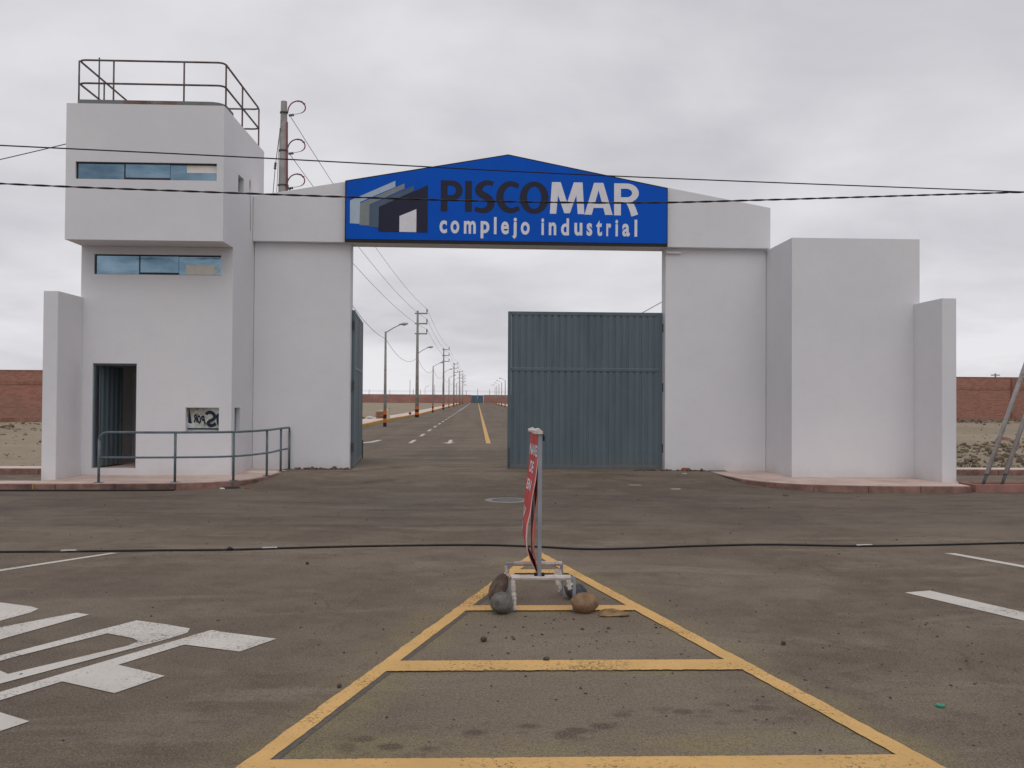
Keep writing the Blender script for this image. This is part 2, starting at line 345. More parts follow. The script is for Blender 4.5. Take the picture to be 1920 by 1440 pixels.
M_SOIL = simple('planter_soil', (0.11, 0.07, 0.05), 0.95, var=0.3, scale=10, bump=0.5)
M_PLANTER = simple('planter_red_paint', (0.33, 0.165, 0.135), 0.85, var=0.15, scale=4, bump=0.2, dirt=(0.33, 0.22, 0.18), dirt_scale=2)
# tinted reflective glass
s = NT('tinted_glass')
s.put((0.30, 0.46, 0.58), s.b.inputs['Base Color']); s.b.inputs['Metallic'].default_value = 1.0
rg = s.mr(s.noise(1.6, 4, 0.6), 0.3, 0.7, 0.05, 0.16); s.l(rg, s.b.inputs['Roughness'])
s.bump(s.noise(2.5, 2), 0.05, 0.01)
gc = s.mix(s.mr(s.noise(1.1, 4, 0.6, s.vec(scale=(1, 1, 3))), 0.3, 0.7), (0.17, 0.28, 0.37), (0.33, 0.48, 0.58)); s.l(gc, s.b.inputs['Base Color'])
tr_ = s.n('ShaderNodeBsdfTransparent'); tr_.inputs[0].default_value = (0.45, 0.58, 0.66, 1); mx = s.n('ShaderNodeMixShader')
s.l(s.mr(s.noise(0.9, 4, 0.6, s.vec(loc=(1, 8, 3))), 0.3, 0.7, 0.08, 0.42), mx.inputs[0]); s.l(s.b.outputs[0], mx.inputs[1]); s.l(tr_.outputs[0], mx.inputs[2]); s.l(mx.outputs[0], s.out.inputs[0])
M_GLASS = s.m
M_BANNERPALE = simple('pale_cloth', (0.46, 0.50, 0.47), 0.8, var=0.25, scale=7, dirt=(0.20, 0.17, 0.10), dirt_scale=3)
M_BEIGE = simple('matt_beige', (0.80, 0.77, 0.71), 0.6, var=0.06)

# ------------------------------------------------------------------ builders
ORG = {}
def tag(o, label=None, cat=None, group=None, kind=None):
    if label: o['label'] = label
    if cat: o['category'] = cat
    if group: o['group'] = group
    if kind: o['kind'] = kind
    return o
def thing(name, label, cat, loc=(0, 0, 0), group=None):
    o = bpy.data.objects.new(name, None); COL.objects.link(o); o.location = loc; o.empty_display_size = 0.2
    ORG[o.name] = Vector(loc)
    return tag(o, label, cat, group)
def org_of(o):
    while o.parent: o = o.parent
    return ORG.get(o.name, Vector((0, 0, 0)))

class MB:
    def __init__(s): s.v = []; s.f = []
    def add(s, vs, fs):
        n = len(s.v); s.v += [tuple(v) for v in vs]; s.f += [tuple(i + n for i in f) for f in fs]; return s
    def box(s, x0, x1, y0, y1, z0, z1):
        vs = [(x, y, z) for z in (z0, z1) for y in (y0, y1) for x in (x0, x1)]
        return s.add(vs, [(0, 2, 3, 1), (4, 5, 7, 6), (0, 1, 5, 4), (2, 6, 7, 3), (0, 4, 6, 2), (1, 3, 7, 5)])
    def prism_z(s, poly, z0, z1):
        n = len(poly)
        ar = sum(poly[i][0] * poly[(i + 1) % n][1] - poly[(i + 1) % n][0] * poly[i][1] for i in range(n))
        if ar < 0: poly = poly[::-1]
        vs = [(x, y, z0) for x, y in poly] + [(x, y, z1) for x, y in poly]
        fs = [tuple(range(n, 2 * n)), tuple(reversed(range(n)))] + [(i, (i + 1) % n, n + (i + 1) % n, n + i) for i in range(n)]
        return s.add(vs, fs)
    def prism_y(s, poly, y0, y1):          # poly in (x, z), front face at y0 (towards -Y)
        n = len(poly)
        ar = sum(poly[i][0] * poly[(i + 1) % n][1] - poly[(i + 1) % n][0] * poly[i][1] for i in range(n))
        if ar < 0: poly = poly[::-1]
        vs = [(x, y0, z) for x, z in poly] + [(x, y1, z) for x, z in poly]
        fs = [tuple(range(n)), tuple(reversed(range(n, 2 * n)))] + [(i, n + i, n + (i + 1) % n, (i + 1) % n) for i in range(n)]
        return s.add(vs, fs)
    def tube(s, pts, r, n=8, closed=False, cap=True):
        pts = [Vector(p) for p in pts]; N = len(pts)
        rs = r if isinstance(r, (list, tuple)) else [r] * N
        base = len(s.v); prev = None
        for i, p in enumerate(pts):
            if closed: t = (pts[(i + 1) % N] - pts[i - 1])
            else: t = pts[min(i + 1, N - 1)] - pts[max(i - 1, 0)]
            t.normalize()
            if prev is None:
                a = Vector((0, 0, 1)) if abs(t.z) < 0.9 else Vector((1, 0, 0))
                u = t.cross(a).normalized()
            else:
                u = (prev - t * prev.dot(t)).normalized()
            prev = u; v = t.cross(u)
            for k in range(n):
                an = 2 * PI * k / n
                s.v.append(tuple(p + (u * math.cos(an) + v * math.sin(an)) * rs[i]))
        M = N if closed else N - 1
        for i in range(M):
            for k in range(n):
                a = base + i * n + k; b = base + i * n + (k + 1) % n
                c = base + ((i + 1) % N) * n + (k + 1) % n; d = base + ((i + 1) % N) * n + k
                s.f.append((a, b, c, d))
        if cap and not closed:
            s.f.append(tuple(base + k for k in reversed(range(n)))); s.f.append(tuple(base + (N - 1) * n + k for k in range(n)))
        return s
    def lathe(s, prof, c=(0, 0, 0), n=16):  # profile (r, z)
        base = len(s.v)
        for r, z in prof:
            for k in range(n):
                a = 2 * PI * k / n; s.v.append((c[0] + r * math.cos(a), c[1] + r * math.sin(a), c[2] + z))
        for i in range(len(prof) - 1):
            for k in range(n):
                s.f.append((base + i * n + k, base + i * n + (k + 1) % n, base + (i + 1) * n + (k + 1) % n, base + (i + 1) * n + k))
        s.f.append(tuple(base + k for k in reversed(range(n)))); s.f.append(tuple(base + (len(prof) - 1) * n + k for k in range(n)))
        return s
    def build(s, name, mat, parent=None, smooth=False, bevel=0.0, bseg=1):
        me = bpy.data.meshes.new(name)
        if parent is not None:
            og = org_of(parent)
            vs = [(x - og.x, y - og.y, z - og.z) for x, y, z in s.v]
        else: vs = s.v
        me.from_pydata(vs, [], s.f); me.update()
        if bevel:
            b = bmesh.new(); b.from_mesh(me)
            bmesh.ops.remove_doubles(b, verts=b.verts, dist=1e-5)
            ed = [e for e in b.edges if len(e.link_faces) == 2 and e.calc_face_angle(0) > 0.5]
            bmesh.ops.bevel(b, geom=ed, offset=bevel, segments=bseg, affect='EDGES', profile=0.5)
            b.to_mesh(me); b.free()
        if smooth:
            for p in me.polygons: p.use_smooth = True
        me.materials.append(mat)
        o = bpy.data.objects.new(name, me); COL.objects.link(o)
        if parent is not None: o.parent = parent
        return o
def children(o): return [c for c in bpy.data.objects if c.parent == o]
def copy_thing(o, loc, label=None):
    r = o.copy(); COL.objects.link(r); r.location = loc
    if label: r['label'] = label
    for ch in children(o):
        c = ch.copy(); COL.objects.link(c); c.parent = r
        for g in children(ch):
            d = g.copy(); COL.objects.link(d); d.parent = c
    return r

def wall_holes(axis, a0, a1, z0, z1, p0, p1, holes):
    """wall slab between planes p0,p1 (Y planes when axis='x', X planes when axis='y') with rectangular openings"""
    us = sorted({a0, a1} | {h[0] for h in holes} | {h[1] for h in holes}); vs = sorted({z0, z1} | {h[2] for h in holes} | {h[3] for h in holes})
    us = [u for u in us if a0 - 1e-6 <= u <= a1 + 1e-6]; vs = [v for v in vs if z0 - 1e-6 <= v <= z1 + 1e-6]
    def solid(i, j):
        if i < 0 or j < 0 or i >= len(us) - 1 or j >= len(vs) - 1: return False
        cu, cv_ = (us[i] + us[i + 1]) / 2, (vs[j] + vs[j + 1]) / 2
        return not any(h[0] < cu < h[1] and h[2] < cv_ < h[3] for h in holes)
    mb = MB(); idx = {}
    def V(i, j, k):
        key = (i, j, k)
        if key not in idx:
            idx[key] = len(mb.v); q = (p0, p1)[k]
            mb.v.append((us[i], q, vs[j]) if axis == 'x' else (q, us[i], vs[j]))
        return idx[key]
    for i in range(len(us) - 1):
        for j in range(len(vs) - 1):
            if not solid(i, j): continue
            mb.f.append((V(i, j, 0), V(i + 1, j, 0), V(i + 1, j + 1, 0), V(i, j + 1, 0)))
            mb.f.append((V(i, j, 1), V(i, j + 1, 1), V(i + 1, j + 1, 1), V(i + 1, j, 1)))
            if not solid(i - 1, j): mb.f.append((V(i, j, 0), V(i, j + 1, 0), V(i, j + 1, 1), V(i, j, 1)))
            if not solid(i + 1, j): mb.f.append((V(i + 1, j, 0), V(i + 1, j, 1), V(i + 1, j + 1, 1), V(i + 1, j + 1, 0)))
            if not solid(i, j - 1): mb.f.append((V(i, j, 0), V(i, j, 1), V(i + 1, j, 1), V(i + 1, j, 0)))
            if not solid(i, j + 1): mb.f.append((V(i, j + 1, 0), V(i + 1, j + 1, 0), V(i + 1, j + 1, 1), V(i, j + 1, 1)))
    return mb

def sm(a, b, x):
    t = min(1, max(0, (x - a) / (b - a))); return t * t * (3 - 2 * t)
def gz(x, y):
    """height of the paved ground: flat street, a low ramp up to the gate, falling again inside"""
    r = sm(15.7, 19.0, y) * (1 - sm(21, 34, y))
    wx = 1.0 if y > 19.41 else sm(-5.1, -4.0, x) * (1 - sm(5.3, 7.2, x))
    return 0.12 * r * wx

# ------------------------------------------------------------------ ground, roads, pavements
def grid(name, xs, ys, fz, mat, kind='structure', parent=None, smooth=True):
    mb = MB(); nx = len(xs)
    for y in ys:
        for x in xs: mb.v.append((x, y, fz(x, y)))
    for j in range(len(ys) - 1):
        for i in range(nx - 1):
            a = j * nx + i; mb.f.append((a, a + 1, a + nx + 1, a + nx))
    o = mb.build(name, mat, parent, smooth=smooth)
    if kind: o['kind'] = kind
    return o
def lin(a, b, n): return [a + (b - a) * i / (n - 1) for i in range(n)]
grid('ground', lin(-3000, 3000, 13), lin(-800, 5000, 13), lambda x, y: -0.25, M_DIRT)
grid('street', [-90, -40, -20] + lin(-10, 12, 89) + [20, 40, 90], [-60, -20, 0] + lin(4, 15, 12) + lin(15.25, 19.4, 18), gz, M_ASPHALT)
for bx_ in ([-30, -15, -7.63], [8.96, 20, 40]): grid('street', bx_, [19.4, 19.9], lambda x, y: 0.0, M_ASPHALT)
grid('inner_road', [-8.6, -7.0, -5.0] + lin(-4.0, 6.0, 11) + [7.4], lin(19.4, 34, 31) + [60, 120, 200, 329], gz, M_ASPHALT)

# kerb + pavement from an outline (front edge polyline, left to right) and a back edge
def offset_in(poly, d):
    out_ = []
    for i, p in enumerate(poly):
        a = Vector(poly[max(i - 1, 0)]); b = Vector(poly[min(i + 1, len(poly) - 1)])
        t = (b - a).normalized(); n_ = Vector((-t.y, t.x)); out_.append((p[0] + n_.x * d, p[1] + n_.y * d))
    return out_
def smooth_line(pts, n=6):
    P = [Vector(p) for p in pts]; r = []
    for i in range(len(P) - 1):
        p0, p1, p2, p3 = P[max(i - 1, 0)], P[i], P[i + 1], P[min(i + 2, len(P) - 1)]
        for k in range(n):
            t = k / n
            r.append(tuple(0.5 * ((2 * p1) + (p2 - p0) * t + (2 * p0 - 5 * p1 + 4 * p2 - p3) * t * t + (3 * p1 - p0 - 3 * p2 + p3) * t ** 3)))
    r.append(tuple(P[-1])); return r
def pavement(front, back, ztop, kw=0.07, name='pavement', mat=M_PAVE, kmat=M_KERB, zb=-0.2, seg=0.95):
    inner = offset_in(front, kw)
    o = MB().prism_z(inner + back, zb, ztop).build(name, mat); o['kind'] = 'structure'
    k = thing('kerb_run', None, None); k['kind'] = 'structure'
    # kerb stones, cut from the line in pieces with a thin joint
    acc = [0]
    for i in range(len(front) - 1): acc.append(acc[-1] + (Vector(front[i + 1]) - Vector(front[i])).length)
    def at(line, d):
        for i in range(len(acc) - 1):
            if d <= acc[i + 1] + 1e-9:
                t = (d - acc[i]) / max(1e-9, acc[i + 1] - acc[i]); return tuple(Vector(line[i]).lerp(Vector(line[i + 1]), t))
        return tuple(line[-1])
    n = max(1, round(acc[-1] / seg)); 
    for q in range(n):
        d0, d1 = acc[-1] * q / n + 0.004, acc[-1] * (q + 1) / n - 0.004
        ds = [d0] + [a for a in acc if d0 + 0.02 < a < d1 - 0.02] + [d1]
        poly = [at(front, d) for d in ds] + [at(inner, d) for d in reversed(ds)]
        MB().prism_z(poly, zb, ztop - 0.004 + random.uniform(-0.004, 0.003)).build('kerb_stone', kmat, k, bevel=0.008)
    return o
left_front = [(-14.0, 15.93), (-10, 15.935), (-7.5, 15.94), (-6.43, 15.975)] + smooth_line([(-5.13, 16.12), (-4.55, 16.38), (-4.12, 16.85), (-3.93, 17.6), (-3.85, 18.45), (-3.80, 19.17), (-3.80, 19.42)], 4)
left_front_c = left_front
pavement(left_front_c, [(-7.62, 19.42), (-7.62, 16.52), (-14.0, 16.5)], 0.12, name='pavement')
right_front = smooth_line([(4.78, 19.42), (4.80, 19.1), (4.84, 18.3), (4.92, 17.6), (5.10, 17.0), (5.45, 16.50), (6.0, 16.16), (6.8, 15.99), (7.6, 15.95), (8.70, 15.96)], 4)
pavement(right_front, [(8.75, 16.7), (8.95, 16.72), (8.95, 19.42)], 0.12, name='pavement')
o = MB().box(-90, -14.01, 15.93, 16.5, -0.2, 0.12).build('pavement', M_PAVE); o['kind'] = 'structure'
# kerbs behind the parking bays on both sides
for nm_, x0, x1, y0, y1 in (('left', -30, -7.75, 19.22, 19.86), ('right', 9.0, 32, 19.86, 20.45)):
    pavement([(x0, y0), ((x0 + x1) / 2, y0), (x1, y0)], [(x1, y1), (x0, y1)], 0.125, mat=M_PAVE_PALE, kw=0.1, seg=1.2)
# yellow mark on the kerb left
o = MB().box(-7.492, -7.476, 15.926, 15.937, 0.03, 0.112).build('paint_mark', M_KERB_YEL); o['kind'] = 'structure'

# inner road edges: yellow kerbs and pavements
def il(y): return -5.45 - 0.85 * (1 - sm(60, 95, y)) - 1.7 * (1 - sm(34, 54, y))
ilf = [(il(y), y) for y in list(lin(26, 90, 33)) + [130, 200, 328.5]]
def run(pts_in, w_, name, mat, z0, z1, side):
    mb = MB()
    poly = pts_in + [(x + side * w_, y) for x, y in reversed(pts_in)]
    mb.prism_z(poly, z0, z1); o = mb.build(name, mat); o['kind'] = 'structure'; return o
kz = 0.15
run(ilf, 0.16, 'kerb', M_KERB_YEL, -0.2, kz, -1)
run([(x - 0.16, y) for x, y in ilf], 1.6, 'pavement', M_PAVE_PALE, -0.2, kz - 0.004, -1)
irf = [(6.15, y) for y in (24, 60, 120, 200, 328.5)]
run(irf, 0.16, 'kerb', M_KERB_YEL, -0.2, kz, 1)
run([(x + 0.16, y) for x, y in irf], 1.6, 'pavement', M_PAVE_PALE, -0.2, kz - 0.004, 1)
o = MB().box(-5.9, 6.1, 328.6, 328.9, -0.1, 0.14).build('kerb', M_KERB_YEL); o['kind'] = 'structure'

# dirt lots with bumps
def fbm(x, y, sc_, seed=0.0): return mnoise.fractal(Vector((x * sc_, y * sc_, seed)), 0.9, 2.1, 5)
def dz_left(x, y):
    h = 0.06 + 0.07 * fbm(x, y, 0.35, 1) + 0.02 * fbm(x, y, 2.2, 5)
    h += 0.22 * math.exp(-((y - 44) / 7) ** 2) * (0.6 + fbm(x, y, 0.6, 2)) * sm(-8.5, -12, x)
    h -= 0.05 * sm(-9, -7.6, x)
    return max(h, -0.2)
def dz_right(x, y):
    h = 0.06 + 0.05 * fbm(x, y, 0.4, 3) + 0.30 * math.exp(-((y - 25.5) / 3.0) ** 2) * (0.75 + 0.8 * fbm(x, y, 0.5, 7)) + 0.07 * abs(fbm(x, y, 1.9, 9)) * math.exp(-((y - 24.5) / 3.5) ** 2)
    h += 0.28 * sm(33, 58, y) + 0.22 * math.exp(-((y - 57.5) / 3.0) ** 2) * sm(30, 42, x)
    return h
grid('dirt_lot', lin(-60, -7.72, 105), lin(19.87, 58, 130), dz_left, M_DIRT)
grid('dirt_lot', [-150, -110, -80] + lin(-60, -7.72, 60), lin(58, 120, 50) + [150, 200, 260, 331], lambda x, y: 0.02 + 0.05 * fbm(x, y, 0.2, 4), M_DIRT)
grid('dirt_lot', lin(9.0, 62, 160), lin(20.46, 62, 150), dz_right, M_DIRT)
grid('dirt_lot', [7.9, 20, 40, 80, 150], [62, 120, 200, 331], lambda x, y: 0.05, M_DIRT)

# road markings (thin sheets on the asphalt)
def sheet(name, poly, mat, dz=0.004, sub=False):
    bm = bmesh.new()
    vs = [bm.verts.new((x, y, gz(x, y) + dz)) for x, y in poly]
    f = bm.faces.new(vs); f.normal_update()
    if f.normal.z < 0: f.normal_flip()
    bmesh.ops.triangulate(bm, faces=[f])
    me = bpy.data.meshes.new(name); bm.to_mesh(me); bm.free(); me.materials.append(mat)
    o = bpy.data.objects.new(name, me); COL.objects.link(o); o['kind'] = 'structure'
    return o
def rough_band(a0, a1, b0, b1, n=140, jit=0.0055):
    """quad band from edge a0->a1 to edge b0->b1 with slightly ragged edges"""
    A = [Vector(a0).lerp(Vector(a1), i / n) for i in range(n + 1)]; B = [Vector(b0).lerp(Vector(b1), i / n) for i in range(n + 1)]
    t = (Vector(a1) - Vector(a0)).normalized(); nn = Vector((-t.y, t.x))
    A = [p + nn * random.uniform(-jit, jit) for p in A]; B = [p + nn * random.uniform(-jit, jit) * 0.5 for p in B]
    return [tuple(p) for p in A] + [tuple(p) for p in reversed(B)]
def lx(y): return -1.0285 + (y - 4.062) * 0.2889      # outer left edge of the island
def rx(y): return 2.051 + (y - 3.995) * -0.2432       # outer right edge
APEX = 9.72
WL, WR = 0.103, 0.112
sheet('road_marking', rough_band((lx(1.4), 1.4), (lx(APEX), APEX), (lx(1.4) + WL, 1.4), (lx(APEX - 0.42) + WL, APEX - 0.42)), M_YELLOW, 0.0045)
sheet('road_marking', rough_band((rx(1.4), 1.4), (rx(APEX), APEX), (rx(1.4) - WR, 1.4), (rx(APEX - 0.42) - WR, APEX - 0.42)), M_YELLOW, 0.0070)
for y0, y1 in ((2.55, 2.75), (3.93, 4.13), (5.45, 5.66), (6.99, 7.16), (8.485, 8.665)):
    sheet('road_marking', rough_band((lx(y0) + WL + 0.001, y0), (rx(y0) - WR - 0.001, y0), (lx(y1) + WL + 0.001, y1), (rx(y1) - WR - 0.001, y1), 120), M_YELLOW, 0.0095)
for y0, y1 in ((2.76, 3.92), (4.14, 5.44), (5.67, 6.98), (7.17, 8.47)):   # bare strip kept clean by masking tape
    sheet('road_marking', [(lx(y0) + WL + 0.002, y0), (lx(y0) + WL + 0.036, y0), (lx(y1) + WL + 0.036, y1), (lx(y1) + WL + 0.002, y1)], M_FRESH, 0.0025)
# big white road word, read from the street lane: P A R E
EO = Vector((-1.809, 6.442)); EU = Vector((0.872, -0.49)); EVv = Vector((0.49, 0.872))
def W(u, v): q = EO + EU * u + EVv * v; return (q.x, q.y)
def letter(polys):
    for k, pl in enumerate(polys): sheet('road_marking', [W(*p) for p in pl], M_WHITE_LINE, 0.0045 + 0.004 * k)
letter([[(-0.003, 0.0), (0.112, -0.004), (0.545, 0.035), (0.555, -0.315), (0.126, -0.36), (0.130, -0.875), (0.545, -0.90), (0.552, -1.25), (0.125, -1.245), (0.125, -1.72), (0.55, -1.745), (0.55, -2.08), (-0.003, -2.06)]])
letter([[(-0.670, -0.052), (-0.667, -1.02), (-0.562, -1.02), (-0.545, -0.40), (-0.30, -0.405), (-0.20, -0.44), (-0.17, -0.55), (-0.27, -1.30), (-0.555, -1.24), (-0.565, -1.02), (-0.667, -1.02), (-0.667, -2.1), (-0.56, -2.1), (-0.56, -1.58), (-0.46, -1.58), (-0.22, -2.1), (-0.08, -2.1), (-0.30, -1.56), (-0.14, -1.45), (-0.075, -0.30), (-0.09, -0.13), (-0.16, -0.04), (-0.40, -0.035)]])
letter([[(-1.245, -0.10), (-1.115, -0.092), (-0.86, -2.15), (-1.0, -2.15), (-1.06, -1.55), (-1.34, -1.55), (-1.42, -2.15), (-1.55, -2.15)]])
letter([[(-2.10, -0.152), (-1.72, -0.125), (-1.60, -0.15), (-1.545, -0.25), (-1.50, -0.52), (-1.50, -0.9), (-1.62, -1.05), (-1.95, -1.05), (-1.95, -2.2), (-2.10, -2.2)]])
# give-way style edge lines
sheet('road_marking', [(-3.655, 9.622), (-3.735, 9.622), (-6.2, 6.1), (-6.1, 6.0)], M_WHITE_LINE)
sheet('road_marking', [(4.936, 9.615), (5.052, 9.615), (6.9, 5.35), (6.78, 5.25)], M_WHITE_LINE)
sheet('road_marking', [(3.585, 7.637), (3.838, 7.714), (5.05, 4.80), (4.85, 4.70)], M_WHITE_LINE)
# inner road: dashes, solid lines, arrows
for k in range(14):
    y0 = 33.3 + 6.15 * k
    sheet('road_marking', [(-2.46, y0), (-2.32, y0), (-2.32, y0 + 2.6), (-2.46, y0 + 2.6)], M_WHITE_LINE)
sheet('road_marking', [(-2.46, 121), (-2.32, 121), (-2.32, 326), (-2.46, 326)], M_WHITE_LINE)
ycl = lin(33.2, 34, 3) + [60, 120, 220, 327]
sheet('road_marking', [(0.33, y) for y in ycl] + [(0.50, y) for y in reversed(ycl)], M_YELLOW, 0.006)
sheet('road_marking', [(-1.0, 33.0), (-0.78, 33.9), (-0.93, 33.9), (-0.93, 36), (-1.07, 36), (-1.07, 33.9), (-1.26, 33.7)], M_WHITE_LINE)
sheet('road_marking', [(-4.02, 33.0), (-3.75, 33.7), (-3.62, 35.7), (-3.78, 35.7), (-3.95, 34.2), (-4.05, 33.9), (-4.30, 33.6)], M_WHITE_LINE)

# ------------------------------------------------------------------ guard tower
TX0, TX1 = -7.50, -4.66
T = thing('guard_tower', 'white two-storey guard tower with ribbon windows, an open doorway and an overhanging upper floor', 'building', (-6.08, 18.6, 0.12))
P = M_PLASTER
wall_holes('x', TX0, TX1, 4.45, 6.935, 17.03, 17.18, [(-7.325, -4.785, 5.555, 5.872)]).build('wall', P, T)
wall_holes('x', TX0, TX1, 0.05, 4.45, 17.75, 17.90, [(-7.262, -6.442, 0.25, 2.229), (-7.262, -4.887, 3.918, 4.30), (-5.520, -4.895, 0.932, 1.403)]).build('wall', P, T)
wall_holes('y', 17.18, 20.19, 0.05, 6.935, TX1 - 0.15, TX1, [(17.18, 17.90, 0.05, 4.45), (18.06, 18.48, 5.60, 5.93), (17.98, 18.40, 0.93, 1.40)]).build('wall', P, T)
wall_holes('y', 17.18, 20.19, 0.05, 6.935, TX0, TX0 + 0.15, [(17.18, 17.90, 0.05, 4.45)]).build('wall', P, T)
MB().box(TX0 + 0.15, TX1 - 0.15, 20.04, 20.19, 0.05, 6.935).build('wall', P, T)
MB().box(TX0 + 0.15, TX1 - 0.15, 17.18, 20.04, 4.452, 4.62).build('floor_slab', P, T)
MB().box(TX0 + 0.15, TX1 - 0.15, 17.18, 20.04, 6.70, 6.88).build('roof', P, T)
MB().box(TX0 + 0.15, TX1 - 0.15, 17.90, 20.04, 2.55, 2.70).build('floor_slab', M_INSIDE, T)
MB().box(TX0 + 0.15, TX1 - 0.15, 17.9, 20.04, 0.10, 0.24).build('floor', M_PAVE, T)
def ribbon(y, x0, x1, z0, z1, mids, beige_rect, back):
    wd = thing('window', None, None); wd.parent = T; ORG.pop(wd.name, None); wd.location = (0, 0, 0)
    del_keys = [k for k in ('category',) if k in wd]; [wd.__delitem__(k) for k in del_keys]
    fr = MB()
    fr.box(x0 + 0.0005, x1 - 0.0005, y + 0.045, y + 0.085, z1 - 0.024, z1 - 0.0005)
    fr.box(x0 + 0.0005, x0 + 0.022, y + 0.045, y + 0.085, z0 + 0.012, z1 - 0.025)
    fr.box(x0 + 0.0005, x1 - 0.0005, y + 0.045, y + 0.085, z0 + 0.0005, z0 + 0.011)
    fr.box(mids[0] - 0.008, mids[0] + 0.008, y + 0.040, y + 0.084, z0 + 0.012, z1 - 0.025)
    fr.box(mids[0] + 0.01, mids[1], y + 0.036, y + 0.078, z0 + 0.012, z0 + 0.046)
    fr.build('frame', M_FRAME, wd)
    MB().box(x0 + 0.023, mids[0] - 0.009, y + 0.060, y + 0.066, z0 + 0.0115, z1 - 0.0245).build('pane', M_GLASS, wd)
    MB().box(mids[0] + 0.009, mids[1], y + 0.054, y + 0.060, z0 + 0.0465, z1 - 0.0245).build('pane', M_GLASS, wd)
    MB().box(mids[1] + 0.001, x1 - 0.001, y + 0.068, y + 0.074, z0 + 0.0115, z1 - 0.0245).build('pane', M_GLASS, wd)
    f0, f1, g0, g1 = beige_rect  # flat beige patch just in front of the right pane
    MB().prism_y([(f0, g0), (f1, g0), (f1, g1 - 0.1 * (g1 - g0)), (f1 - 0.07, g1 - 0.12 * (g1 - g0)), (f1 - 0.07, g1), (f0, g1)] if back else
                 [(f0, g0), (f1 - 0.16, g0), (f1 - 0.07, g0 + 0.02), (f1 - 0.06, g0 + 0.10), (f1 - 0.12, g0 + 0.10), (f1 - 0.12, g0 + 0.16), (f1 - 0.07, g0 + 0.165), (f1 - 0.07, g1), (f0, g1)], y + 0.0655, y + 0.0675).build('beige_patch', M_BEIGE, wd)
ribbon(17.03, -7.325, -4.785, 5.555, 5.872, (-6.46, -5.645), (-5.345, -4.79, 5.71, 5.846), True)
ribbon(17.75, -7.262, -4.887, 3.918, 4.30, (-6.43, -5.70), (-5.57, -4.90, 3.931, 4.125), False)
# small side window (dark frame, glass deep in the reveal) and slot
wd = MB().box(TX1 - 0.13, TX1 - 0.09, 18.061, 18.479, 5.601, 5.929).build('window', M_FRAME, T)
MB().box(TX1 - 0.09, TX1 - 0.085, 18.10, 18.44, 5.64, 5.89).build('pane', M_GLASS, wd)
wd = MB().box(TX1 - 0.12, TX1 - 0.08, 17.981, 18.399, 0.931, 1.399).build('window', M_FRAME, T)
MB().box(TX1 - 0.08, TX1 - 0.075, 18.0, 18.38, 0.95, 1.38).build('pane', M_GLASS, wd)
# doorway: steel frame and a corrugated door swung inside
fr = MB(); fr.box(-7.262, -7.232, 17.80, 17.87, 0.251, 2.228); fr.box(-6.472, -6.443, 17.80, 17.87, 0.251, 2.228); fr.box(-7.231, -6.473, 17.80, 17.87, 2.19, 2.228)
fr.build('door_frame', M_GATE, T)
dr = MB(); n = 20
pts = []
for i in range(n):
    y = 17.93 + 0.80 * i / n; x = -7.19 + 0.13 * i / n
    pts.append((x + (0.018 if (i // 2) % 2 else 0), y))
back = [(x - 0.02, y) for x, y in reversed(pts)]
dr.prism_z(pts + back, 0.27, 2.18); door = dr.build('door', M_GATE, T)
MB().box(-7.05, -7.02, 18.55, 18.60, 1.15, 1.30).build('handle', M_DARKSTEEL, door)
MB().box(-6.62, -6.55, 18.9, 20.03, 0.24, 2.55).build('partition', M_INSIDE, T)
# rusted hole and crack on the side wall
hp = [(18.93, 6.02), (18.99, 6.05), (19.02, 5.98), (19.00, 5.86), (18.965, 5.80), (18.945, 5.90)]
MB().add([(TX1 + 0.003, y, z) for y, z in hp], [tuple(range(len(hp)))]).build('patch', M_ST_TAN, T)
MB().tube([(TX1 + 0.001, 18.965, 5.80), (TX1 + 0.001, 19.0, 5.60), (TX1 + 0.001, 19.04, 5.42), (TX1 + 0.001, 19.03, 5.25), (TX1 + 0.001, 19.06, 5.0)], 0.006, 5).build('crack', M_ST_BROWN, T)

# banner set in the service window opening, lettering the wrong way round
def text_mesh(body, bold=0.0, extr=0.0):
    cu = bpy.data.curves.new('text', 'FONT'); cu.body = body; cu.size = 1; cu.offset = bold; cu.extrude = extr; cu.resolution_u = 6
    ob = bpy.data.objects.new('text', cu); COL.objects.link(ob)
    dg = bpy.context.evaluated_depsgraph_get(); me = bpy.data.meshes.new_from_object(ob.evaluated_get(dg))
    vs = [tuple(v.co) for v in me.vertices]; fs = [tuple(p.vertices) for p in me.polygons]
    bpy.data.objects.remove(ob); bpy.data.curves.remove(cu); bpy.data.meshes.remove(me)
    return vs, fs
BN = thing('banner', 'pale cloth banner with mirrored black lettering in the small service window of the tower', 'banner', (-5.2, 17.86, 0.93))
MB().box(-5.519, -4.896, 17.845, 17.85, 0.9325, 1.4025).build('cloth', M_BANNERPALE, BN)
MB().box(-5.505, -4.897, 17.836, 17.844, 0.985, 1.010).build('stripe', M_NAVY, BN)
def place_glyph(mb, ch, x0, x1, z0, z1, y, bold=0.05, shear=0.0, flip=False):
    vs, fs = text_mesh(ch, bold, 0.0)
    a0 = min(v[0] for v in vs); a1 = max(v[0] for v in vs); b0 = min(v[1] for v in vs); b1 = max(v[1] for v in vs)
    o_ = []
    for v in vs:
        s_ = (v[0] - a0) / (a1 - a0); t_ = (v[1] - b0) / (b1 - b0)
        if flip: s_ = 1 - s_
        o_.append((x0 + (x1 - x0) * s_ + shear * (t_ - 0.5), y, z0 + (z1 - z0) * t_))
    if flip: fs = [tuple(reversed(f)) for f in fs]
    mb.add(o_, fs)
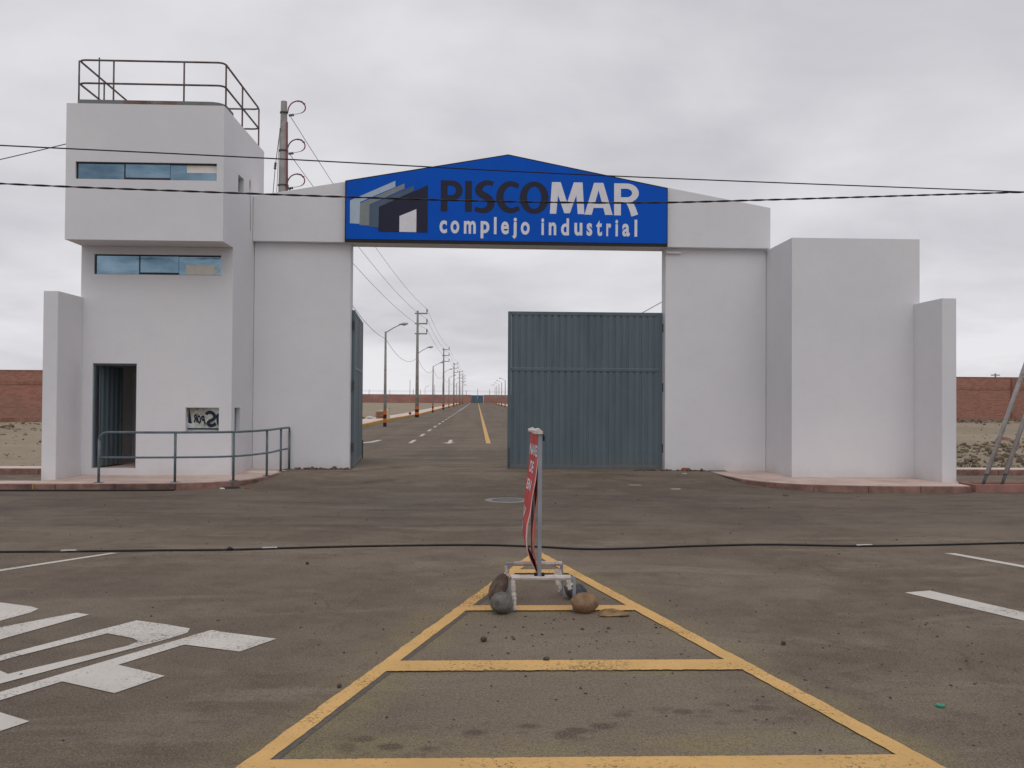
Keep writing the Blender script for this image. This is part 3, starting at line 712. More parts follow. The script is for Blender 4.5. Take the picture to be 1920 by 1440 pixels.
S_PTS = [(0.02, 0.80), (0.10, 0.88), (0.28, 0.95), (0.48, 0.95), (0.70, 0.87), (0.86, 0.72), (0.84, 0.56), (0.66, 0.45), (0.44, 0.38), (0.26, 0.28), (0.24, 0.17), (0.38, 0.08), (0.58, 0.05), (0.80, 0.10), (0.98, 0.22)]
lt = MB(); place_glyph(lt, 'R', -5.405, -5.33, 1.115, 1.275, 17.8425, 0.06, -0.02, True)
lt.build('letter', M_NAVY, BN); lt = MB(); place_glyph(lt, 'O', -5.33, -5.255, 1.095, 1.26, 17.8425, 0.06, -0.02, True)
lt.build('letter', M_NAVY, BN); lt = MB(); place_glyph(lt, 'P', -5.25, -5.18, 1.08, 1.25, 17.8425, 0.06, -0.03, True)
def ribbon_stroke(mb, pts, wd, y):
    n = len(pts); b = len(mb.v); A_, B_ = [], []
    for i in range(n):
        t = (Vector(pts[min(i + 1, n - 1)]) - Vector(pts[max(i - 1, 0)])).normalized(); q = Vector((-t.y, t.x)) * wd / 2; p_ = Vector(pts[i]); A_.append(p_ + q); B_.append(p_ - q)
    mb.v += [(q.x, y, q.y) for q in A_] + [(q.x, y, q.y) for q in B_]
    mb.f += [(b + i, b + i + 1, b + n + i + 1, b + n + i) for i in range(n - 1)]
lt.build('letter', M_NAVY, BN); lt = MB(); ribbon_stroke(lt, smooth_line([(-5.165 + 0.19 * u, 1.045 + 0.28 * v) for u, v in S_PTS], 4), 0.062, 17.8425)
lt.build('letter', M_NAVY, BN); lt = MB(); lt.add([(-5.50, 17.8425, 1.12), (-5.49, 17.8425, 1.37), (-5.475, 17.8425, 1.37), (-5.425, 17.8425, 1.10), (-5.475, 17.8425, 1.10)], [(0, 1, 2, 3, 4)])
lt.build('letter', M_NAVY, BN); lt = MB(); lt.add([(-4.955, 17.8425, 1.10), (-4.975, 17.8425, 1.24), (-4.955, 17.8425, 1.29), (-4.897, 17.8425, 1.295), (-4.897, 17.8425, 1.05), (-4.93, 17.8425, 1.06)], [(0, 1, 2, 3, 4, 5)])
lt.build('letter', M_NAVY, BN)

# roof railing
RR = thing('roof_railing', 'rusty pipe guard railing around the flat roof of the guard tower', 'railing', (-6.1, 18.7, 6.88))
ZT, ZM = 7.835, 7.405
def corner(pts, r=0.14, n=5):
    P_ = [Vector(p) for p in pts]; o_ = [P_[0]]
    for i in range(1, len(P_) - 1):
        a = (P_[i - 1] - P_[i]).normalized(); b = (P_[i + 1] - P_[i]).normalized()
        for k in range(n + 1):
            t = k / n; p0 = P_[i] + a * r; p2 = P_[i] + b * r
            o_.append(p0 * (1 - t) ** 2 + P_[i] * 2 * t * (1 - t) + p2 * t * t)
    o_.append(P_[-1]); return o_
bx0, bx1, by0, by1 = -7.42, -4.75, 17.33, 20.10
for z in (ZT, ZM):
    MB().tube(corner([(-5.9, by1, z), (bx1, by1, z), (bx1, by0, z), (bx0, by0, z), (bx0, 19.95, z)]), 0.019, 8).build('rail', M_RUST, RR, smooth=True)
for x, y in ((bx0, by0 + 0.02), (-6.78, by0), (-5.49, by0), (bx1, by0 + 0.12), (bx1, 18.66), (bx1, by1 - 0.05), (bx0, 18.5), (bx0, 19.9), (-5.9, by1)):
    MB().tube([(x, y, 6.881), (x, y, ZT - 0.005)], 0.017, 8).build('post', M_RUST, RR, smooth=True)
tp = corner([(bx0 - 0.01, 19.9, 0), (bx0 - 0.01, by0 - 0.02, 0), (-6.2, by0 - 0.02, 0)], 0.02, 2)[:-1] + corner([(-6.2, by0 - 0.02, 0), (bx1, by0 - 0.02, 0), (bx1, 18.0, 0)], 0.30)
tp2 = [(p.x, p.y) for p in tp]; tpi = offset_in(tp2, 0.008)
MB().prism_z(tp2 + tpi[::-1], 6.882, 7.095).build('toe_plate', M_RUSTPLATE, RR)
RD = MB().tube([(-7.40, 18.2, 6.87), (-7.40, 18.2, 8.20)], 0.014, 7).build('roof_rod', M_DARKSTEEL)
tag(RD, 'thin upright steel rod standing on the tower roof beside the railing', 'rod')

# ------------------------------------------------------------------ gate portal, side block, wing walls
PG = thing('gate_portal', 'white rendered gateway with two wide columns under a shallow gabled beam', 'gateway', (0.65, 19.6, 0.1))
MB().box(-4.655, -2.662, 19.40, 19.80, 0.0, 4.832).build('column', P, PG, bevel=0.008)
MB().box(3.965, 6.12, 19.40, 19.80, 0.0, 4.832).build('column', P, PG, bevel=0.008)
MB().prism_y([(-4.655, 4.834), (6.16, 4.808), (6.16, 5.675), (0.61, 6.69), (-4.655, 5.765)], 19.24, 19.803).build('beam', P, PG, bevel=0.008)
mb = MB(); mb.box(3.972, 4.28, 19.34, 19.398, 4.70, 4.74); mb.build('bracket', P, PG)
BK = thing('annex_block', 'plain windowless white block between the right gate column and a low wing wall', 'building', (7.4, 19.2, 0.1))
wall_holes('x', 6.125, 8.66, 0.02, 4.79, 17.80, 17.95, []).build('wall', P, BK)
wall_holes('y', 17.952, 20.6, 0.02, 4.79, 6.125, 6.275, []).build('wall', P, BK)
wall_holes('y', 17.952, 20.6, 0.02, 4.79, 8.51, 8.66, []).build('wall', P, BK)
MB().box(6.277, 8.508, 20.45, 20.6, 0.02, 4.79).build('wall', P, BK)
MB().box(6.277, 8.508, 17.952, 20.448, 4.62, 4.74).build('roof', P, BK)
LW = MB().prism_z([(-7.71, 16.70), (-7.455, 16.70), (-7.455, 17.748), (-7.71, 17.748)], 0.0, 3.475).build('wing_wall', P, None, bevel=0.01)
tag(LW, 'low white wing wall standing out from the left side of the guard tower', 'wall')
RW = MB().prism_z([(8.545, 16.70), (8.815, 16.70), (8.815, 19.0), (8.664, 19.0), (8.664, 17.798), (8.545, 17.798)], 0.0, 3.515).build('wing_wall', P, None, bevel=0.01)
tag(RW, 'low white wing wall standing out from the plain annex block beside the planter', 'wall')

# sign board
SG = thing('sign_board', 'blue gabled sign board with a warehouse emblem and company name above the gate', 'sign', (0.6, 19.2, 4.8))
outl = [(-2.755, 4.826), (3.955, 4.812), (3.955, 6.040), (0.61, 6.692), (-2.755, 6.094)]
inn = [(-2.728, 4.886), (3.932, 4.870), (3.932, 6.018), (0.61, 6.668), (-2.728, 6.072)]
MB().prism_y(outl, 19.145, 19.238).build('frame', M_SIGNEDGE, SG)
MB().prism_y(inn, 19.138, 19.144).build('panel', M_BLUE, SG)
SY = 19.1365
def flat(name, poly, mat, y): return MB().prism_y(poly, y, y + 0.0012).build(name, mat, SG)
flat('emblem_wall', [(-2.651, 5.680), (-1.723, 6.101), (-1.722, 5.975), (-2.444, 5.652), (-2.449, 5.201), (-2.650, 5.207)], M_L1, SY)
flat('emblem_wall', [(-2.446, 5.625), (-1.534, 6.050), (-1.533, 5.941), (-2.247, 5.599), (-2.254, 5.167), (-2.453, 5.173)], M_L2, SY - 0.002)
flat('emblem_wall', [(-2.249, 5.585), (-1.341, 6.005), (-1.340, 5.898), (-2.051, 5.556), (-2.065, 5.129), (-2.254, 5.136)], M_L3, SY - 0.004)
flat('emblem_wall', [(-2.055, 5.555), (-1.052, 6.020), (-1.053, 5.039), (-1.282, 5.038), (-1.282, 5.521), (-1.633, 5.374), (-1.635, 5.041), (-2.065, 5.050)], M_NAVY, SY - 0.006)
flat('emblem_door', [(-1.632, 5.043), (-1.283, 5.041), (-1.283, 5.518), (-1.632, 5.371)], M_PRINTWHITE, SY - 0.006)
# bold humanist capitals drawn as outlines
def arc(cx_, cy_, rx_, ry_, a0, a1, n=18):
    return [(cx_ + rx_ * math.cos(math.radians(a0 + (a1 - a0) * i / n)), cy_ + ry_ * math.sin(math.radians(a0 + (a1 - a0) * i / n))) for i in range(n + 1)]
def stroke(mb, pts, wd, y):
    """flat ribbon of given width(s) following points, in (x, z)"""
    n = len(pts); ws = wd if isinstance(wd, list) else [wd] * n; Lp, Rp = [], []
    for i in range(n):
        a = Vector(pts[max(i - 1, 0)]); b = Vector(pts[min(i + 1, n - 1)]); t = (b - a).normalized(); nn = Vector((-t.y, t.x)) * ws[i] / 2
        p_ = Vector(pts[i]); Lp.append(p_ + nn); Rp.append(p_ - nn)
    base = len(mb.v)
    for q in Lp: mb.v.append((q.x, y, q.y))
    for q in Rp: mb.v.append((q.x, y, q.y))
    for i in range(n - 1): mb.f.append((base + i, base + i + 1, base + n + i + 1, base + n + i))
def poly(mb, pts, y): mb.add([(x, y, z) for x, z in pts], [tuple(range(len(pts)))])
def glyph_caps(mb, ch, x0, x1, z0, z1, y):
    w_, h = x1 - x0, z1 - z0; sw = 0.142
    X = lambda u: x0 + w_ * u; Z = lambda v: z0 + h * v
    if ch == 'I': poly(mb, [(x0, z0), (x1, z0), (x1, z1), (x0, z1)], y)
    if ch in 'PR':
        lo = 0.36 if ch == 'P' else 0.40; zc = Z((1 + lo) / 2); ry = h * (1 - lo) / 2
        poly(mb, [(x0, z0), (x0 + sw, z0), (x0 + sw, z1), (x0, z1)], y)
        tw = 0.112
        xe = x1 - 0.001; rxo = w_ * 0.50
        o_ = [(x0 + sw, z1)] + arc(xe - rxo, zc, rxo, ry, 90, -90) + [(x0 + sw, zc - ry)]
        i_ = [(x0 + sw, z1 - tw)] + arc(xe - rxo, zc, rxo - sw, ry - tw, 90, -90) + [(x0 + sw, zc - ry + tw)]
        b = len(mb.v)
        for q in o_ + i_: mb.v.append((q[0], y, q[1]))
        k = len(o_)
        for i in range(k - 1): mb.f.append((b + i, b + i + 1, b + k + i + 1, b + k + i))
        if ch == 'R':
            stroke(mb, [(X(0.56), zc - ry + 0.07), (X(0.68), Z(0.32)), (X(0.76), Z(0.18)), (X(0.835), z0 + 0.001)], [0.14, 0.135, 0.14, 0.15], y - 0.0004)
    if ch == 'O':
        o_ = arc(X(.5), Z(.5), w_ / 2, h / 2, 0, 360, 40); i_ = arc(X(.5), Z(.5), w_ / 2 - 0.155, h / 2 - 0.105, 0, 360, 40)
        b = len(mb.v)
        for q in o_ + i_: mb.v.append((q[0], y, q[1]))
        for i in range(40): mb.f.append((b + i, b + i + 1, b + 41 + i + 1, b + 41 + i))
    if ch == 'C':
        o_ = arc(X(.60), Z(.5), w_ * 0.60, h / 2, 56, 304, 34); i_ = arc(X(.64), Z(.5), w_ * 0.64 - 0.155, h / 2 - 0.110, 60, 300, 34)
        o_ = [(X(.97), Z(.945))] + o_ + [(X(1.0), Z(.05))]; i_ = [(X(.90), Z(.775))] + i_ + [(X(.94), Z(.215))]
        b = len(mb.v)
        for q in o_ + i_: mb.v.append((q[0], y, q[1]))
        k = len(o_)
        for i in range(k - 1): mb.f.append((b + i, b + i + 1, b + k + i + 1, b + k + i))
    if ch == 'S':
        P_ = [(0.90, 0.895), (0.76, 0.925), (0.60, 0.935), (0.42, 0.90), (0.27, 0.82), (0.205, 0.725), (0.25, 0.635), (0.38, 0.565), (0.55, 0.505), (0.70, 0.435), (0.785, 0.345), (0.785, 0.25), (0.70, 0.15), (0.54, 0.085), (0.36, 0.068), (0.18, 0.085), (0.03, 0.125)]
        ws = [0.10, 0.10, 0.105, 0.12, 0.14, 0.152, 0.155, 0.15, 0.15, 0.15, 0.155, 0.155, 0.142, 0.122, 0.105, 0.10, 0.10]
        sm_ = smooth_line([(X(u), Z(v)) for u, v in P_], 4); wv = []
        for i in range(len(ws) - 1):
            for k in range(4): wv.append(ws[i] + (ws[i + 1] - ws[i]) * k / 4)
        wv.append(ws[-1]); stroke(mb, sm_, wv, y)
    if ch == 'M':
        poly(mb, [(X(0), z0), (X(.185), z0), (X(.235), Z(.60)), (X(.225), Z(.80)), (X(.22), z1), (X(.055), z1)], y)
        poly(mb, [(X(1), z0), (X(.945), z1), (X(.78), z1), (X(.775), Z(.80)), (X(.765), Z(.60)), (X(.81), z0)], y)
        poly(mb, [(X(.10), z1), (X(.31), z1), (X(.50), Z(.36)), (X(.50), Z(.02)), (X(.42), Z(.02))], y - 0.0004)
        poly(mb, [(X(.90), z1), (X(.58), Z(.02)), (X(.50), Z(.02)), (X(.50), Z(.36)), (X(.69), z1)], y - 0.0008)
    if ch == 'A':
        poly(mb, [(X(0), z0), (X(.255), z0), (X(.53), Z(.86)), (X(.53), z1), (X(.335), z1)], y)
        poly(mb, [(X(1), z0), (X(.665), z1), (X(.47), z1), (X(.47), Z(.86)), (X(.735), z0)], y - 0.0004)
        poly(mb, [(X(.27), Z(.215)), (X(.73), Z(.215)), (X(.67), Z(.395)), (X(.33), Z(.395))], y - 0.0008)
TY = SY - 0.001
for ch, x0, x1, z0, z1 in (('P', -0.785, -0.330, 5.478, 6.128), ('I', -0.281, -0.139, 5.476, 6.123), ('S', -0.090, 0.347, 5.463, 6.134), ('C', 0.363, 0.866, 5.461, 6.132), ('O', 0.852, 1.457, 5.455, 6.130)):
    mb = MB(); glyph_caps(mb, ch, x0, x1, z0, z1, TY - (0.0006 if ch == 'O' else 0)); mb.build('letter', M_NAVY, SG)
for ch, x0, x1, z0, z1 in (('M', 1.483, 2.203, 5.464, 6.125), ('A', 2.206, 2.796, 5.454, 6.122), ('R', 2.826, 3.345, 5.448, 6.119)):
    mb = MB(); glyph_caps(mb, ch, x0, x1, z0, z1, TY - (0.0012 if ch == 'A' else 0)); mb.build('letter', M_PRINTWHITE, SG)
XH = {'c': (0, 1), 'o': (0, 1), 'm': (0, 1), 'e': (0, 1), 'n': (0, 1), 'u': (0, 1), 's': (0, 1), 'r': (0, 1), 'a': (0, 1), 'p': (-0.34, 1), 'l': (0, 1.33), 'd': (0, 1.33), 'j': (-0.33, 1.30), 'i': (0, 1.30), 't': (0, 1.24)}
for ch, (x0, x1) in zip('complejoindustrial', [(-.803, -.649), (-.575, -.396), (-.3, -.054), (.046, .228), (.322, .377), (.471, .632), (.698, .798), (.881, 1.064), (1.308, 1.363), (1.463, 1.619), (1.719, 1.885), (1.997, 2.164), (2.253, 2.370), (2.453, 2.576), (2.665, 2.766), (2.855, 2.911), (3.0, 3.157), (3.257, 3.313)]):
    a, b = XH[ch]; base = 5.026 - 0.020 * (x0 + 0.8) / 4.1; xh = 0.268
    mb = MB(); place_glyph(mb, ch, x0, x1, base + a * xh, base + b * xh, TY, 0.030); mb.build('letter', M_PRINTWHITE, SG)

# ------------------------------------------------------------------ gate leaves
def gate_leaf(label, hinge, ang, flip):
    """leaf built along +X from its hinge edge, front (sheeted) face towards -Y; then rotated about the hinge"""
    g = thing('gate_leaf', label, 'gate', hinge, 'steel gate leaves of the entrance')
    Wd, z0, z1 = 3.30, 0.02, 3.345
    ORG[g.name] = Vector((0, 0, 0))
    sgn = flip
    def X(u): return sgn * u
    def bx(u0, u1, y0, y1, a, b):
        x0, x1 = sorted((X(u0), X(u1))); return MB().box(x0, x1, y0, y1, a, b)
    bx(0, 0.07, -0.03, 0.03, z0, z1).build('stile', M_GATE, g, bevel=0.004)
    bx(Wd - 0.07, Wd, -0.03, 0.03, z0, z1).build('stile', M_GATE, g, bevel=0.004)
    bx(0.071, Wd - 0.071, -0.03, 0.03, z1 - 0.07, z1).build('rail', M_GATE, g, bevel=0.004)
    bx(0.071, Wd - 0.071, -0.028, 0.03, z0, z0 + 0.07).build('rail', M_GATE, g, bevel=0.004)
    zm = 2.115
    mid = Wd * 0.50
    bx(0.071, Wd - 0.071, -0.032, 0.03, zm - 0.03, zm + 0.035).build('rail', M_GATE, g, bevel=0.004)
    bx(mid - 0.03, mid + 0.03, -0.03, 0.028, z0 + 0.071, zm - 0.031).build('stile', M_GATE, g, bevel=0.004)
    bx(mid - 0.03, mid + 0.03, -0.03, 0.028, zm + 0.036, z1 - 0.071).build('stile', M_GATE, g, bevel=0.004)
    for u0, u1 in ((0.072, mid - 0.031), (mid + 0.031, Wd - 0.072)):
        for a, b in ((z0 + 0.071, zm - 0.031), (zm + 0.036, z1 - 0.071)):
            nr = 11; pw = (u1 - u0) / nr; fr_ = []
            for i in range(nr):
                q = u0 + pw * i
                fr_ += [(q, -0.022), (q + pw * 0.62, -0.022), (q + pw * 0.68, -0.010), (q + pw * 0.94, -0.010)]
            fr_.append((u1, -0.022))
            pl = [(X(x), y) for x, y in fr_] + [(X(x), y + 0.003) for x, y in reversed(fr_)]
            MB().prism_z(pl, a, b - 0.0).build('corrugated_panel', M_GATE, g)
            bx(u0 + 0.002, u1 - 0.002, -0.017, -0.0115, b - 0.030, b - 0.001).build('rib_shade_strip', M_DARKSTEEL, g)  # dark strip added to stand for the shade at the tops of the rib valleys
    for zh in (0.45, 1.75, 3.02):
        MB().tube([(X(-0.025), -0.012, zh - 0.09), (X(-0.025), -0.012, zh + 0.09)], 0.022, 8).build('hinge', M_DARKSTEEL, g)
    MB().tube([(X(Wd - 0.035), -0.045, 0.0), (X(Wd - 0.035), -0.045, 0.45)], 0.012, 6).build('drop_bolt', M_DARKSTEEL, g)
    g.rotation_euler = (0, 0, ang)
    return g
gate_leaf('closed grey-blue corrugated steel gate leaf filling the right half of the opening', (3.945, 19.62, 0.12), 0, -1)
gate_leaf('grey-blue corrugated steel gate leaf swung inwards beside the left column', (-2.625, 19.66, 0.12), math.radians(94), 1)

# ------------------------------------------------------------------ street railing on the left pavement
RL = thing('pipe_railing', 'grey-blue pipe railing along the curved pavement edge in front of the tower', 'railing', (-5.0, 16.6, 0.12))
rp = [(-6.49, 16.17), (-5.235, 16.29), (-4.333, 16.68), (-3.975, 17.71), (-3.93, 18.74), (-3.88, 19.33)]
curve2 = smooth_line(rp, 8)
top = [(x, y, 0.985) for i, (x, y) in enumerate(curve2)]
e0, e1 = Vector(top[0]), Vector(top[-1])
d0 = (Vector(top[1]) - e0).normalized(); 
top2 = [e0 + Vector((0, 0, -0.14)), e0 + d0 * 0.02 + Vector((0, 0, -0.06)), e0 + d0 * 0.07 + Vector((0, 0, -0.012)), e0 + d0 * 0.15] + [Vector(p) for p in top[2:-1]] + [e1 + Vector((0, -0.03, -0.01)), e1 + Vector((0, 0, -0.06))]
MB().tube(top2, 0.0215, 10).build('rail', M_RAILPAINT, RL, smooth=True)
MB().tube([(x, y, 0.552) for x, y in curve2], 0.018, 10).build('rail', M_RAILPAINT, RL, smooth=True)
for i, (x, y) in enumerate(rp):
    MB().tube([(x, y, 0.125), (x, y, 0.97 if 0 < i < 5 else 0.88 + 0.05 * (i == 5))], 0.0225, 10).build('post', M_RAILPAINT, RL, smooth=True)
    MB().box(x - 0.07, x + 0.07, y - 0.05, y + 0.05, 0.1205, 0.128).build('foot_plate', M_RAILPAINT, RL)

# ------------------------------------------------------------------ brick perimeter walls
def brick_wall(label, x0, x1, y, z0, z1, step, first, mat, far=False):
    b = thing('brick_wall', label, 'wall', ((x0 + x1) / 2, y, z0))
    xs = [first + step * k for k in range(int((x1 - first) / step) + 1) if x0 < first + step * k < x1]
    MB().box(x0, x1, y, y + 0.18, z0 - 0.4, z1).build('panel', mat, b)
    cw = 0.32
    for x in xs: MB().box(x - cw / 2, x + cw / 2, y - 0.09, y + 0.27, z0 - 0.4, z1 + 0.004).build('column', M_BRICK_COL if not far else M_FAR_BRICK, b)
    if not far:
        MB().box(x0, x1, y - 0.028, y - 0.001, z1 - 0.80, z1 - 0.62).build('tie_beam', M_BRICK_COL, b)
        MB().box(x0, x1, y - 0.028, y - 0.001, z0 - 0.4, z0 + 0.24).build('plinth', M_BRICK_COL, b)
        MB().box(x0, x1, y - 0.02, y + 0.2, z1 + 0.0045, z1 + 0.05).build('coping', M_BRICK_COL, b)
    else:
        MB().box(x0, x1, y - 0.02, y + 0.2, z1 + 0.0045, z1 + 0.09).build('coping', M_BRICK_COL, b)
    return b
brick_wall('red brick perimeter wall across the dirt lot left of the guard tower', -70, -13, 54.8, 0.1, 3.07, 4.2, -66.8, M_BRICK)
brick_wall('red brick perimeter wall beyond the rubble heap right of the annex block', 14, 75, 60, 0.3, 3.22, 4.6, 17.1, M_BRICK)
brick_wall('long far brick wall closing the inner road to the left of the distant blue gate', -110, -2.22, 330, 0.0, 2.98, 9.0, -103, M_FAR_BRICK, True)
brick_wall('far brick wall closing the inner road to the right of the distant blue gate', 2.32, 110, 330, 0.0, 2.98, 9.0, 9.5, M_FAR_BRICK, True)
FG = thing('far_gate', 'small blue metal gate in the brick wall at the far end of the road', 'gate', (0, 330, 0))
for x0, x1 in ((-2.2, -0.02), (0.02, 2.15)):
    MB().box(x0, x1, 329.95, 330.03, 0.05, 2.95).build('leaf', simple('far_gate_blue', (0.085, 0.135, 0.175), 0.7) if x0 < -1 else bpy.data.materials['far_gate_blue'], FG)
MB().box(2.17, 2.31, 329.9, 330.2, 0, 3.0).build('post', M_PAVE_PALE, FG)

# ------------------------------------------------------------------ utility poles, street lamps
def bands(parent, r, z0=0.0, h=0.23, n=4):
    for k in range(n):
        MB().lathe([(r + 0.006, z0 + k * h), (r + 0.006, z0 + (k + 1) * h - 0.001)], (0, 0, 0), 12).build('painted_band', M_BLACKBAND if k % 2 == 0 else M_ORANGE, parent)
def lamp_arm(parent, z, r, dx, dz, side=1, cable=False):
    a = MB().tube([(side * r * 0.5, 0, z), (side * (dx * 0.5), 0, z + dz * 0.55), (side * dx, 0, z + dz)], 0.026, 8).build('lamp_arm', M_STEEL, parent, smooth=True)
    h = MB(); c0 = side * (dx - 0.05); zz_ = z + dz
    prof = [(0.0, 0.03, 0.03), (0.12, 0.075, 0.055), (0.22, 0.12, 0.075), (0.36, 0.125, 0.075), (0.48, 0.08, 0.05), (0.53, 0.01, 0.01)]
    b = len(h.v)
    for d, ry, rz in prof:
        for k in range(10):
            an = 2 * PI * k / 10; h.v.append((c0 + side * d, ry * math.cos(an), zz_ + 0.02 + d * 0.1 + rz * math.sin(an)))
    for i in range(len(prof) - 1):
        for k in range(10): h.f.append((b + i * 10 + k, b + i * 10 + (k + 1) % 10, b + (i + 1) * 10 + (k + 1) % 10, b + (i + 1) * 10 + k))
    h.f.append(tuple(b + k for k in range(10))); h.f.append(tuple(b + 50 + k for k in range(10)))
    hd = h.build('lamp_head', M_LAMP, a, smooth=True)
    g = MB(); b = 0
    g.lathe([(0.03, -0.10), (0.075, -0.07), (0.09, -0.03)], (c0 + side * 0.30, 0, zz_ + 0.045), 10)
    g.build('lens', M_LENS, a, smooth=True)
ORG_ZERO = Vector((0, 0, 0))
def proto(name, label, cat, group):
    o = thing(name, label, cat, (0, 0, 0), group); ORG[o.name] = ORG_ZERO; return o
UP = proto('utility_pole', 'nearest banded utility pole along the inner road, with three side arms and a lamp', 'utility pole', 'banded utility poles along the inner road')
MB().lathe([(0.165, 0), (0.125, 4.5), (0.085, 9.1)], (0, 0, 0), 14).build('pole', M_POLE, UP, smooth=True)
bands(UP, 0.165)
for z in (8.86, 7.99, 7.13):
    ar = MB().box(-0.24, 0.84, -0.05, 0.05, z - 0.055, z + 0.055).build('crossarm', M_POLE, UP)
    MB().lathe([(0.02, 0), (0.03, 0.05), (0.055, 0.12), (0.045, 0.2), (0.055, 0.26), (0.03, 0.36)], (0.79, 0, z + 0.055), 8).build('insulator', M_DARKSTEEL, ar, smooth=True)
lamp_arm(UP, 5.45, 0.12, 0.88, 0.50)
SL = proto('street_lamp', 'nearest street lamp behind the open gate leaf, on a pole banded orange and black', 'street lamp', 'street lamps along the left side of the inner road')
MB().lathe([(0.092, 0), (0.055, 5.38)], (0, 0, 0), 12).build('pole', M_POLE, SL, smooth=True)
bands(SL, 0.092)
lamp_arm(SL, 5.33, 0.055, 0.80, 0.44)
PX_ = lambda y: -5.12 + 0.0022 * (y - 79)
ups = [79, 137, 193, 248, 296]
ulab = ['', 'second utility pole in the row along the inner road, behind the second street lamp', 'third utility pole in the row along the inner road, with three side arms', 'fourth utility pole in the row, small and far along the inner road', 'farthest utility pole of the row, near the far brick wall']
UP.location = (PX_(79), 79, 0)
for y, lb in zip(ups[1:], ulab[1:]): copy_thing(UP, (PX_(y), y, 0), lb)
sls = [52.5, 108, 165, 221, 272]
slab_ = ['', 'second street lamp on the left, just before the second utility pole', 'third street lamp on the left of the inner road', 'fourth street lamp on the left, far down the inner road', 'farthest street lamp on the left side of the inner road']
SL.location = (-5.20, 52.5, 0)
for y, lb in zip(sls[1:], slab_[1:]): copy_thing(SL, (PX_(y) - 0.10, y, 0), lb)
RLp = proto('street_lamp', 'nearest visible street lamp on the right of the road, beside the closed gate leaf', 'street lamp', 'street lamps along the right side of the inner road')
MB().lathe([(0.105, 0), (0.07, 5.38)], (0, 0, 0), 10).build('pole', M_POLE, RLp, smooth=True); bands(RLp, 0.105); lamp_arm(RLp, 5.33, 0.10, 0.80, 0.44, -1)
RLp.location = (5.62, 186, 0)
for y, lb in zip((213, 239, 266, 292), ('second street lamp on the right of the inner road', 'third street lamp on the right of the inner road', 'fourth street lamp on the right, far down the inner road', 'farthest street lamp on the right, close to the far brick wall')):
    copy_thing(RLp, (5.62, y, 0), lb)

# the near pole behind the gate beam, with cable terminations
NP = thing('utility_pole', 'concrete utility pole with maroon cable loops rising behind the beam beside the tower', 'utility pole', (-4.94, 23.5, 0.1))
MB().lathe([(0.20, 0), (0.135, 6), (0.078, 9.0)], (-4.94, 23.5, 0.1), 14).build('pole', M_POLE, NP, smooth=True)
MB().tube([(-4.78, 23.40, 4.5), (-4.815, 23.40, 6.8), (-4.835, 23.40, 8.55)], 0.022, 7).build('riser_cable', M_MAROON, NP, smooth=True)
for z in (8.95, 7.98, 7.10):
    MB().lathe([(0.102 + (9 - z) * 0.02, 0), (0.102 + (9 - z) * 0.02, 0.03)], (-4.94, 23.5, z - 0.15), 12).build('clamp', M_DARKSTEEL, NP)
    pts = [(-4.83, 23.42, z - 0.16), (-4.80, 23.42, z - 0.02), (-4.72, 23.42, z + 0.09), (-4.60, 23.42, z + 0.14), (-4.50, 23.42, z + 0.13), (-4.42, 23.42, z + 0.07), (-4.385, 23.42, z - 0.02), (-4.41, 23.42, z - 0.10), (-4.47, 23.42, z - 0.15), (-4.58, 23.42, z - 0.185), (-4.66, 23.42, z - 0.195)]
    cb = MB().tube(smooth_line(pts, 4), [0.016] * 29 + [0.012] * 4 + [0.007] * 8, 7).build('jumper_cable', M_MAROON, NP, smooth=True)
    for q in ((-4.565, z + 0.14), (-4.49, z + 0.125), (-4.425, z + 0.075)):
        MB().lathe([(0.012, -0.02), (0.038, -0.006), (0.038, 0.006), (0.012, 0.02)], (q[0], 23.42, q[1]), 8).build('shed', M_MAROON, cb)
    ins = MB()
    for k in range(3): ins.tube([(-4.80 + k * 0.045, 23.43, z - 0.225 + k * 0.006), (-4.765 + k * 0.045, 23.43, z - 0.22 + k * 0.006)], 0.032, 8)
    ins.build('insulator', M_DARKSTEEL, NP)
gw = thing('guy_wire', 'two guy wires with a dark strain insulator running down beside the near utility pole', 'guy wire', (-5.1, 23.45, 6))
MB().tube([(-5.01, 23.42, 8.40), (-5.12, 23.42, 7.47), (-5.26, 23.42, 5.6)], 0.009, 6).build('wire', M_DARKSTEEL, gw)
MB().tube([(-5.02, 23.42, 8.40), (-5.085, 23.42, 6.75), (-5.14, 23.42, 5.4)], 0.007, 6).build('wire', M_DARKSTEEL, gw)
mb = MB(); 
for k in range(3): mb.tube([(-5.117 - k * 0.006, 23.42, 7.52 - k * 0.06), (-5.122 - k * 0.006, 23.42, 7.475 - k * 0.06)], 0.032, 8)
mb.build('strain_insulator', M_DARKSTEEL, gw)

def sagged(a, b, sag, n=24):
    a, b = Vector(a), Vector(b)
    return [a.lerp(b, i / n) - Vector((0, 0, sag * 4 * (i / n) * (1 - i / n))) for i in range(n + 1)]
wl = ['top', 'middle', 'lowest']
ends = [[(-4.78, 23.5, z - 0.22) for z in (8.95, 7.98, 7.10)]]
for y in ups: ends.append([(PX_(y) + 0.79, y, z + 0.40) for z in (8.86, 7.99, 7.13)])
for k in range(3):
    mb = MB()
    for i in range(len(ends) - 1):
        pts = sagged(ends[i][k], ends[i + 1][k], 0.55)
        mb.tube(pts, [0.007 + 0.00004 * p.y for p in pts], 5)
    o = mb.build('power_line', M_DARKSTEEL)
    tag(o, f'{wl[k]} of the three power lines strung between the utility poles along the inner road', 'power line', 'power lines along the inner road')
mb = MB(); lp = [(-4.9, 23.5, 7.1)]
for i in range(4): lp += [(-5.2 + (0.1 if i else 0), sls[i], 4.98), (PX_(ups[i]), ups[i], 5.10)]
